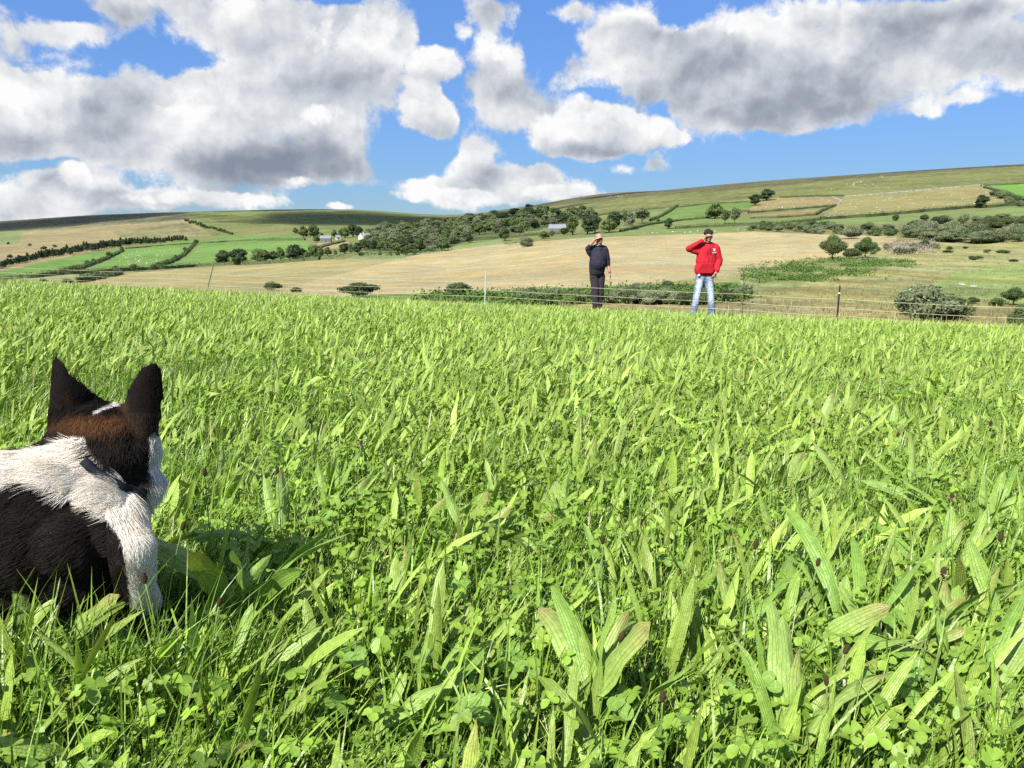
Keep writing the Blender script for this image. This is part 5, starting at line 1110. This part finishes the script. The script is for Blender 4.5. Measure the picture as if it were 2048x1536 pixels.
# collar
mb = MB(); cpts = []
dgr = bpy.context.evaluated_depsgraph_get()
for px_c, py_c in [(168, 922), (180, 935), (193, 947), (207, 958), (222, 968), (238, 977), (254, 984), (270, 987), (284, 984)]:
    o3 = np.array([0, 0, CAMZ]); d3 = D(px_c, py_c, 1.0) - o3; d3 /= np.linalg.norm(d3)
    okc, hp, hn, _ = body.ray_cast(Vector(o3), Vector(d3))
    if okc: cpts.append(np.array(hp) + np.array(hn) * .0045)
cpts = np.array(cpts); cpts[1:-1] = (cpts[:-2] + cpts[1:-1] + cpts[2:]) / 3
mb.tube(cpts, .0075, 8, True)
M_COL = simple_mat('collar_webbing', (.010, .013, .017), .8, .15)
collar = mb.build('collar', M_COL, None, True)
M_NOSE = simple_mat('nose_skin', (.01, .01, .01), .35, .5)
nose = MB(); nose.ball(D(250, 940, HY + .205), (.014, .009, .010)); nose = nose.build('nose', M_NOSE, None, True)
for o in (body, fur, collar, nose): o.parent = dog; o.matrix_parent_inverse = Matrix.Translation(-Vector(dog_org))
# ------------------------------------------------------------------ the two men shading their eyes
M_SKIN, k = new_mat('skin')
oc = k.node('ShaderNodeTexCoord').outputs['Object']
p = principled(k, k.mix(k.maprange(k.noise(oc, 14, 3), .35, .65), (.46, .245, .17), (.40, .19, .13)), .5, .35, Subsurface_Weight=None) if False else principled(k, k.mix(k.maprange(k.noise(oc, 14, 3), .35, .65), (.47, .25, .175), (.40, .19, .13)), .5, .35)
k.l.new(p.outputs[0], k.out.inputs[0])
def cloth(name, c, scale=30, var=.12, rough=.9, fold=.02, extra=None):
    m, k = new_mat(name); oc = k.node('ShaderNodeTexCoord').outputs['Object']
    n = k.noise(k.vec('MULTIPLY', oc, (1, 1, .45)), 7, 3, .55, 1.2); f = k.noise(oc, 300, 2)
    sc = k.vec('SCALE', c if not isinstance(c, tuple) else (0, 0, 0)); 
    if isinstance(c, tuple): sc.node.inputs[0].default_value = c
    k.put(sc.node.inputs['Scale'], k.math('ADD', k.maprange(n, .3, .7, 1 - var, 1 + var, False), k.maprange(f, .3, .7, -.1, .1, False)))
    p = principled(k, sc, rough, .12, bump=k.math('ADD', n, k.math('MULTIPLY', f, .03)), bstr=1.0, bdist=fold * 1.8)
    k.l.new(p.outputs[0], k.out.inputs[0]); return m
M_RED = cloth('red_fleece', (.42, .018, .030)); M_NAVY = cloth('dark_knit', (.026, .026, .040)); M_TROU = cloth('charcoal_trousers', (.040, .034, .044), fold=.03)
m, k = new_mat('faded_denim'); oc = k.node('ShaderNodeTexCoord').outputs['Object']
s_ = k.node('ShaderNodeSeparateXYZ'); k.l.new(oc, s_.inputs[0])
ax = k.math('ABSOLUTE', k.math('SUBTRACT', k.math('ABSOLUTE', k.math('ADD', s_.outputs[0], 0.02)), k.math('MULTIPLY_ADD', s_.outputs[2], -.10, .185)))
fz = k.math('MULTIPLY', k.maprange(ax, .02, .085, 1, 0), k.math('MULTIPLY', k.maprange(s_.outputs[2], .25, .45, 0, 1), k.maprange(s_.outputs[2], .78, .9, 1, 0)))
wr = k.noise(k.vec('MULTIPLY', oc, (1, 1, 1.3)), 7, 4, .6, 1.5)
dn = k.mix(k.math('MULTIPLY', fz, .85), (.115, .165, .26), (.52, .58, .66)); dn = k.mix(k.math('MULTIPLY', k.maprange(wr, .5, .62), .6), dn, (.40, .47, .57)); dn = k.mix(k.math('MULTIPLY', k.maprange(wr, .42, .34), .5), dn, (.05, .08, .15))
p = principled(k, dn, .85, .15, bump=wr, bstr=.9, bdist=.03); k.l.new(p.outputs[0], k.out.inputs[0]); M_JEANS = m
M_HAIR = simple_mat('dark_hair', (.018, .012, .009), .6, .3, .4, 60, .9, .02); M_GREY = simple_mat('short_grey_hair', (.22, .17, .145), .7, .2, .3, 80, .6, .01)
M_BOOT = simple_mat('boot_leather', (.05, .035, .025), .6, .3); M_PRINT = simple_mat('white_print', (.78, .76, .74), .8, .1)
M_EYE = simple_mat('eye_surface', (.05, .04, .035), .3, .5); M_LIP = simple_mat('lip_skin', (.36, .12, .10), .5, .3); M_TEETH = simple_mat('teeth', (.75, .72, .66), .4, .4)
M_BROW = simple_mat('brow_hair', (.04, .028, .02), .8, .1)
def hand(wr, d, palm_n, size=1.0, curl=.25, thumb=1):
    """wrist point, direction the fingers run, direction the palm faces"""
    wr = np.array(wr, float); d = np.array(d, float); d /= np.linalg.norm(d); n = np.array(palm_n, float); n -= d * (n @ d); n /= np.linalg.norm(n); s = np.cross(d, n)
    L = []; c = wr + d * .045 * size
    L.append(capsule(wr + d * .01 * size, .024 * size, wr + d * .075 * size, .034 * size, flat=(n, .45)))
    for i, (o, ln, r) in enumerate([(-.030, .066, .0085), (-.010, .076, .009), (.011, .071, .0088), (.030, .055, .0078)]):
        b = wr + d * .085 * size + s * o * size * 1.05; dd = d * 1.0 + s * o * 2.2; dd /= np.linalg.norm(dd)
        k1 = b + dd * ln * .5 * size + n * curl * .012; k2 = k1 + (dd * math.cos(curl) + n * math.sin(curl)) * ln * .5 * size
        L += [capsule(b - dd * .02, r * size, k1, r * .95 * size, 8), capsule(k1, r * .95 * size, k2, r * .8 * size, 8)]
    t0 = wr + d * .03 * size - s * .026 * size * thumb; t1 = t0 + (d * .6 - s * .75 * thumb + n * .25) * .04 * size; t2 = t1 + (d * .9 - s * .3 * thumb + n * .25) * .034 * size
    L += [capsule(t0, .014 * size, t1, .011 * size, 8), capsule(t1, .011 * size, t2, .009 * size, 8)]
    return L
def head(c, yaw, pitch=0.0, s=1.0):
    """face looks along -Y before the turn"""
    Rm = np.array(Matrix.Rotation(yaw, 3, 'Z') @ Matrix.Rotation(pitch, 3, 'X')); c = np.array(c, float)
    q = lambda v: c + Rm @ (np.array(v, float) * s)
    L = [ell(q((0, .012, .035)), np.array((.076, .094, .092)) * s, Rm), ell(q((0, -.012, -.03)), np.array((.064, .078, .088)) * s, Rm), capsule(q((-.022, -.05, -.098)), .020 * s, q((.022, -.05, -.098)), .020 * s),
         capsule(q((-.035, -.072, .030)), .014 * s, q((.035, -.072, .030)), .014 * s), capsule(q((0, -.085, .012)), .009 * s, q((0, -.106, -.026)), .013 * s), capsule(q((-.014, -.094, -.03)), .009 * s, q((.014, -.094, -.03)), .009 * s),
         ell(q((-.040, -.062, -.022)), np.array((.022, .020, .018)) * s), ell(q((.040, -.062, -.022)), np.array((.022, .020, .018)) * s), capsule(q((-.016, -.082, -.060)), .009 * s, q((.016, -.082, -.060)), .009 * s),
         ell(q((-.078, .012, -.002)), np.array((.010, .020, .032)) * s, Rm), ell(q((.078, .012, -.002)), np.array((.010, .020, .032)) * s, Rm)]
    return L, q, Rm
def face_bits(root, q, Rm, s=1.0, smile=True):
    for sx in (-1, 1):
        e = MB(); e.ball(q((sx * .031, -.079, .006)), (.0125 * s,) * 3); e.build('eye', M_EYE, root, True)
        b = MB(); b.tube([q((sx * .012, -.094, .026)), q((sx * .032, -.094, .034)), q((sx * .052, -.082, .028))], .0045 * s, 6); b.build('eyebrow', M_BROW, root, True)
    mth = MB(); mth.tube([q((-.027, -.080, -.054)), q((-.012, -.092, -.062)), q((.012, -.092, -.062)), q((.027, -.080, -.054))], .0055 * s, 6); mo = mth.build('mouth', M_LIP, root, True)
    if smile: t = MB(); t.tube([q((-.020, -.0875, -.056)), q((0, -.097, -.061)), q((.020, -.0875, -.056))], .0048 * s, 6); t.build('teeth', M_TEETH, mo, True)

# ---- man in the red hoodie
Y1 = 15.3; g1 = np.array(pt(1413, 520, Y1)); g1[2] = height(g1[0], g1[1])
man = empty('person', g1); tag(man, 'person in a red hooded top and faded jeans, one hand shading the eyes', 'person')
L, q, Rm = head((.008, -.02, 1.665), R(-6), R(4), 1.0)
L += [capsule((.005, .015, 1.42), .058, (.006, .005, 1.60), .055)]
L += [capsule((-.12, -.10, 1.60), .026, (-.075, -.118, 1.665), .022)]
L += hand((-.088, -.118, 1.668), (1, -.05, .12), (0.05, -.25, -1), 1.0, .18, thumb=-1)
L += [capsule((.185, -.13, .985), .027, (.150, -.145, .945), .025)] + hand((.165, -.14, .955), (-.55, .05, -1), (-.3, .9, .1), .92, .5, thumb=-1)
L += [capsule((0, .02, 1.05), .12, (0, .02, 1.40), .11), capsule((-.11, .02, .92), .06, (-.19, .0, .12), .04), capsule((.08, .02, .92), .06, (.16, .0, .12), .04)]
b1 = fuse('body', L, .0062, 3, M_SKIN, man); face_bits(man, q, Rm)
T = [capsule((-.03, .02, 1.08), .170, (-.02, .02, 1.18), .180, flat=((0, 1, 0), .78)), capsule((-.02, .02, 1.18), .190, (.0, .025, 1.38), .185, flat=((0, 1, 0), .70)), capsule((.02, .02, 1.0), .17, (.05, .02, 1.25), .17, flat=((0, 1, 0), .75)),
     capsule((-.155, .03, 1.475), .070, (.165, .03, 1.465), .075), capsule((-.05, .02, 1.5), .075, (.05, .02, 1.5), .075),
     capsule((-.175, .02, 1.455), .082, (-.365, -.03, 1.425), .066), capsule((-.375, -.035, 1.43), .064, (-.135, -.100, 1.585), .043), capsule((-.30, -.02, 1.385), .05, (-.17, .01, 1.37), .07),
     capsule((.185, .02, 1.43), .085, (.250, .005, 1.20), .074), capsule((.250, .005, 1.20), .070, (.188, -.125, 1.005), .050), capsule((.262, .005, 1.21), .07, (.245, -.02, 1.13), .066),
     capsule((-.125, .02, .945), .062, (.105, .02, .945), .062, flat=((0, 1, 0), 1.25)), capsule((-.05, .02, 1.03), .185, (.0, .02, 1.10), .19, flat=((0, 1, 0), .74))]
hd = MB()
sw = fuse('hooded_top', T, .0085, 6, M_RED, man)
hm = MB(); hp = []
for i in range(25):
    a = -2.5 + 5.0 * i / 24; hp.append((.012 + .102 * math.sin(a), .03 - .085 * math.cos(a) * -1 * 1.0, 1.515 + .028 * math.cos(a) * 1.0))
hm.tube(hp, [.022 + .02 * math.sin(math.pi * i / 24) for i in range(25)], 10); hood = fuse('hood', [hm, capsule((-.04, .12, 1.50), .055, (.05, .12, 1.50), .055)], .008, 5, M_RED, man)
cuff = MB(); cuff.tube([(-.150, -.095, 1.573), (-.122, -.106, 1.592)], .041, 14); cuff.build('cuff', M_RED, sw, True)
cuff = MB(); cuff.tube([(.192, -.118, 1.012), (.178, -.130, .980)], .043, 14); cuff.build('cuff', M_RED, sw, True)
pk = MB(); pk.add([(-.15, -.126, .95), (.10, -.126, .95), (.13, -.134, 1.03), (.07, -.150, 1.13), (-.12, -.150, 1.13), (-.18, -.134, 1.03), (-.15, -.10, .95), (.10, -.10, .95), (.13, -.105, 1.03), (.07, -.115, 1.13), (-.12, -.115, 1.13), (-.18, -.105, 1.03)],
                  [(0, 1, 2, 3, 4, 5), (11, 10, 9, 8, 7, 6)] + [(i, i + 6, (i + 1) % 6 + 6, (i + 1) % 6) for i in range(6)]); pk.build('front_pocket', M_RED, sw)
for sx in (-.02, .035):
    d_ = MB(); d_.tube([(sx, -.115, 1.475), (sx * 1.1, -.128, 1.40), (sx * 1.2, -.137, 1.33)], .004, 6); d_.build('drawstring', M_RED, sw, True)
emb = MB()                                                  # small white chest print: a line of letters, a crest, a curved line of letters
for i in range(5): emb.box((.085 + i * .0115, -.137 + .001 * i, 1.428), (.007, .004, .011))
emb.add([(.094, -.140, 1.415), (.126, -.137, 1.415), (.126, -.139, 1.395), (.110, -.142, 1.378), (.094, -.142, 1.395), (.094, -.130, 1.415), (.126, -.127, 1.415), (.126, -.129, 1.395), (.110, -.132, 1.378), (.094, -.132, 1.395)], [(4, 3, 2, 1, 0), (5, 6, 7, 8, 9)] + [(i, (i + 1) % 5, (i + 1) % 5 + 5, i + 5) for i in range(5)])
for i in range(9): emb.box((.068 + i * .0105, -.142 + .0008 * i, 1.362 - .010 * math.cos((i - 4) / 4 * 1.4)), (.007, .004, .009))
emb.build('chest_print', M_PRINT, sw)
J = [capsule((-.10, .02, .885), .095, (.045, .02, .885), .095, flat=((0, 1, 0), .95)), capsule((-.105, .015, .84), .100, (-.162, .0, .50), .072), capsule((-.162, 0, .50), .074, (-.212, .01, .10), .066), capsule((-.212, .01, .12), .068, (-.222, .0, .055), .074),
     capsule((.055, .015, .84), .100, (.118, -.01, .50), .073), capsule((.118, -.01, .50), .075, (.166, .01, .10), .066), capsule((.166, .01, .12), .068, (.172, .0, .055), .074)]
jn = fuse('jeans', J, .0085, 4, M_JEANS, man)
for sx, yy in ((-.222, -.02), (.172, -.02)):
    fuse('boot', [capsule((sx, .06, .05), .048, (sx * 1.12, yy - .14, .035), .036), capsule((sx, .05, .06), .045, (sx, .05, .12), .045)], .008, 3, M_BOOT, man)
bk = MB(); bk.tube([(-.175, -.085, .915), (-.150, -.098, .895)], [.022, .028], 12); bk.build('key_tag', M_PRINT, jn, True)
hr = [ell(q((0, .022, .065)), (.086, .100, .078), Rm)]
for i in range(90):
    a, e = rng.uniform(0, 6.28), rng.uniform(.05, 1.5)
    v = np.array((.085 * math.cos(a) * math.cos(e), .022 + .098 * math.sin(a) * math.cos(e), .062 + .082 * math.sin(e)))
    if v[1] < -.06 and v[2] < .075: continue
    hr.append(ell(q(v), (rng.uniform(.012, .02),) * 3, None, 8))
fuse('hair', hr, .006, 1, M_HAIR, man)

# ---- man in the dark jumper, turned a little to our right
Y2 = 16.9; g2 = np.array(pt(1197, 520, Y2)); g2[2] = height(g2[0], g2[1])
old = empty('person', g2); tag(old, 'person in a dark navy jumper and charcoal trousers, bare forearm raised to shade the eyes', 'person')
L, q, Rm = head((-.005, -.03, 1.655), R(24), R(3), 1.04)
L += [capsule((-.02, .02, 1.42), .062, (-.012, .0, 1.58), .060)]
L += [capsule((-.235, -.055, 1.475), .043, (-.115, -.13, 1.645), .029)] + hand((-.105, -.135, 1.655), (1, -.06, .30), (.2, -.25, -1), 1.12, .15, thumb=-1)
L += [capsule((.205, .0, 1.12), .046, (.252, -.06, .93), .029)] + hand((.254, -.062, .925), (.12, -.12, -1), (-1, .1, -.1), 1.02, .45, thumb=1)
L += [capsule((-.02, .02, 1.0), .12, (-.02, .02, 1.4), .11), capsule((-.07, .02, .9), .06, (-.06, .0, .12), .04), capsule((.06, .05, .9), .06, (.05, .08, .12), .04)]
b2 = fuse('body', L, .0062, 3, M_SKIN, old); face_bits(old, q, Rm, 1.04, False)
T = [capsule((-.03, .015, .98), .175, (-.015, .0, 1.14), .195, flat=((0, 1, 0), .92)), capsule((-.01, -.03, 1.13), .185, (.0, -.01, 1.26), .178), capsule((-.02, .01, 1.24), .180, (-.02, .025, 1.38), .165, flat=((0, 1, 0), .8)),
     capsule((-.155, .03, 1.455), .075, (.12, .03, 1.455), .080), capsule((-.06, .02, 1.49), .078, (.03, .02, 1.49), .078),
     capsule((-.165, .02, 1.43), .085, (-.232, -.03, 1.45), .070), capsule((-.215, -.02, 1.40), .07, (-.15, .02, 1.32), .07), capsule((-.24, -.045, 1.46), .066, (-.205, -.075, 1.515), .052),
     capsule((.135, .02, 1.42), .088, (.195, .015, 1.22), .070), capsule((.195, .015, 1.22), .068, (.212, -.005, 1.10), .055), capsule((-.12, .02, .90), .075, (.05, .02, .90), .075, flat=((0, 1, 0), 1.5))]
fuse('jumper', T, .0085, 5, M_NAVY, old)
col_ = MB(); cp_ = [(-.015 + .075 * math.cos(a), .01 + .075 * math.sin(a), 1.548 - .02 * (math.sin(a) < 0) * abs(math.sin(a))) for a in np.linspace(0, 6.283, 21)]; col_.tube(cp_, .014, 8, False); col_.build('shirt_collar', simple_mat('pale_blue_shirt', (.20, .28, .36), .8, .1), old, True)
J = [capsule((-.085, .02, .88), .105, (.045, .03, .88), .105, flat=((0, 1, 0), 1.0)), capsule((-.085, .01, .84), .108, (-.055, -.015, .50), .080), capsule((-.055, -.015, .50), .082, (-.040, .01, .10), .070), capsule((-.04, .01, .12), .070, (-.04, .01, .06), .074),
     capsule((.06, .04, .84), .104, (.062, .035, .50), .076), capsule((.062, .035, .50), .078, (.055, .07, .10), .066), capsule((.055, .07, .12), .066, (.055, .07, .06), .070)]
tr_ = fuse('trousers', J, .0085, 4, M_TROU, old)
pf = MB(); pf.box((-.115, -.102, .83), (.035, .008, .014)); pf.build('pocket_flap', M_NAVY, tr_)
for sx, yy in ((-.04, 0), (.055, .06)):
    fuse('boot', [capsule((sx, yy + .05, .05), .048, (sx + .04, yy - .15, .035), .036)], .008, 3, M_BOOT, old)
cf = MB(); cf.tube([(.249, -.055, .945), (.253, -.062, .930)], .031, 12); cf.build('wrist_watch', M_NAVY, b2, True)
fuse('hair', [ell(q((0, .03, .062)), (.082, .088, .074), Rm), ell(q((-.055, .02, .02)), (.03, .05, .04), Rm), ell(q((.055, .02, .02)), (.03, .05, .04), Rm)], .007, 2, M_GREY, old)
# ------------------------------------------------------------------ electric fence along the brow of the field
WT = [(-300, 523), (0, 534), (305, 545), (520, 552), (1000, 565.5), (1500, 589), (2048, 616), (2350, 633)]
WB = [(-300, 533), (0, 545), (500, 563.5), (1000, 581), (1520, 607), (2048, 637), (2350, 655)]
fence = empty('electric_fence', (0, float(fence_Y(0)), float(height(0, fence_Y(0)))))
tag(fence, 'electric fence of pale strands on thin posts along the far edge of the green field', 'fence')
def child(o, par): o.parent = par; o.matrix_parent_inverse = Matrix.Translation(-par.location); return o
M_WIRE = simple_mat('pale_fence_strand', (.50, .46, .28), .6, .2); M_PW = simple_mat('pale_green_plastic', (.36, .50, .40), .5, .3); M_PD = simple_mat('dark_green_plastic', (.06, .10, .07), .6, .3); M_PB = simple_mat('black_post', (.02, .02, .022), .6, .3); M_RUST = simple_mat('rusty_steel', (.12, .07, .04), .8, .2)
def fy(px): return float(np.interp(px, FX, FY))
PX = [-300, 0, 420, 972, 1480, 1680, 2048, 2350]
for nm, W_l, dz in (('strand', WT, 0), ('strand', WB, 0), ('strand', None, 0)):
    xs = np.linspace(-300, 2350, 160); pts = []
    for x in xs:
        Yf = fy(x)
        if W_l is None: yt = np.interp(x, [a for a, _ in WT], [b for _, b in WT]); yb = np.interp(x, [a for a, _ in WB], [b for _, b in WB]); y = yb + (yb - yt) * .85
        else: y = np.interp(x, [a for a, _ in W_l], [b for _, b in W_l])
        P_ = pt(x, y, Yf); i = np.searchsorted(PX, x); 
        if 0 < i < len(PX): f = (x - PX[i - 1]) / (PX[i] - PX[i - 1]); P_[2] -= .03 * 4 * f * (1 - f) * .6
        pts.append(P_)
    mb = MB(); mb.tube(pts, .0034, 5); child(mb.build(nm, M_WIRE, None, True), fence)
def post(px_top, py_top, px_bot, mat, r, label, notch=False):
    Yf = fy(px_top); a = pt(px_top, py_top, Yf); b = pt(px_bot, 600, Yf); b[2] = height(b[0], b[1]) - .02; d = a - b
    mb = MB(); mb.tube([b, a], [r, r * .8], 8); o = child(mb.build('post', mat), fence); o['label'] = label
    if notch:
        for t in np.linspace(.30, .95, 6):
            c = b + d * t; lg = MB(); lg.tube([c + (0, -.02, 0), c + (.018, -.035, .012)], .006, 5); lg.box(c, (.030, .022, .022)); lg.build('lug', mat, o).matrix_parent_inverse = o.matrix_parent_inverse.copy() if False else o.matrix_world.inverted()
    if mat is M_PB:
        bd = MB(); c = b + d * .82; bd.tube([c - d * .012, c + d * .012], r * 1.25, 8); w = bd.build('white_band', M_PRINT, o)
post(972, 543, 969, M_PW, .017, 'pale green plastic post with small lugs', True)
post(427, 530, 412, M_PD, .014, 'dark green post leaning to the right')
post(1680, 571, 1677, M_PB, .017, 'straight black post with a white band')
post(1488, 553, 1486, M_RUST, .008, 'thin rusty metal rod')
# ------------------------------------------------------------------ one label for one thing, also inside the woods, thickets and flocks
def ordw(i, n):
    if n == 1: return 'only one'
    if i == 0: return 'leftmost'
    if i == n - 1: return 'rightmost'
    k_ = i + 1
    return (ORD[i] if i < 20 else '%d%s' % (k_, {1: 'st', 2: 'nd', 3: 'rd'}.get(k_ % 10 if k_ // 10 != 1 else 0, 'th'))) + ' from left'
LOOK = {'broadleaf_tree': 'green leafy trees', 'dark_tree': 'dark dense trees', 'ash_tree': 'light feathery trees', 'pale_tree': 'pale greyish trees', 'willow_bush': 'grey-green willow bushes', 'hedge_bush': 'dark green bushes', 'pine_tree': 'slim dark conifers', 'hawthorn_tree': 'hawthorns', 'sheep': 'sheep', 'rock': 'rocks'}
def relabel(group, place, rows=3, words=('front', 'middle', 'back')):
    L = [o for o in scn.objects if o.get('group') == group]
    ks = {}
    for o in L: ks.setdefault(o.name.split('.')[0], []).append(o)
    for kd, M_ in ks.items():
        M_.sort(key=lambda o: -proj(np.array(o.location))[1]); nr_ = rows if len(M_) >= 6 else 1
        for b in range(nr_):
            R_ = M_[len(M_) * b // nr_: len(M_) * (b + 1) // nr_]; R_.sort(key=lambda o: o.location.x / o.location.y)
            for i, o in enumerate(R_):
                o['label'] = '%s of %s%s %s' % (ordw(i, len(R_)), LOOK[kd], '' if nr_ == 1 else ', %s row,' % (words if nr_ == 3 else ('front', 'back'))[b], place)
for gp, pl, rw in [('trees of the valley wood', 'in the valley wood', 3), ('trees of the ridge wood', 'in the barn wood', 3), ('willow scrub', 'in the right-hand scrub', 3), ('bushes behind the tan field', 'past the tan field', 2), ('scattered bushes at the right', 'below the right-hand hedges', 2),
                   ('dark clump at the right edge', 'in the clump at the right edge', 1), ('belt by the bright field', 'by the bright green field', 1), ('valley thicket, left', 'left of the man in navy', 2), ('valley thicket, middle', 'between the two men', 2), ('valley thicket, back', 'deep in the thicket between the men', 1), ('valley thicket, right', 'right of the man in red', 1),
                   ('bushes behind the hawthorns', 'behind the hawthorns', 1), ('low bushes on the rough slope', 'on the rough slope', 1), ('shelter belt trees', 'in the shelter belt', 1), ('thorns up the hill edge', 'running up the left hill', 1), ('sheep in the left green field', 'in the left green field', 3), ('sheep in the big tan field', 'under the stone wall', 3),
                   ('sheep in the upper left tan field', 'in the smaller tan field', 3), ('sheep on the moor', 'on the open moor', 3), ('sheep behind the men', 'behind the men', 2), ('ridge outcrop', 'in the ridge outcrop', 3), ('moor boulders', 'above the stone wall', 3), ('small tor', 'in the tor near the skyline', 1)]:
    relabel(gp, pl, rw)
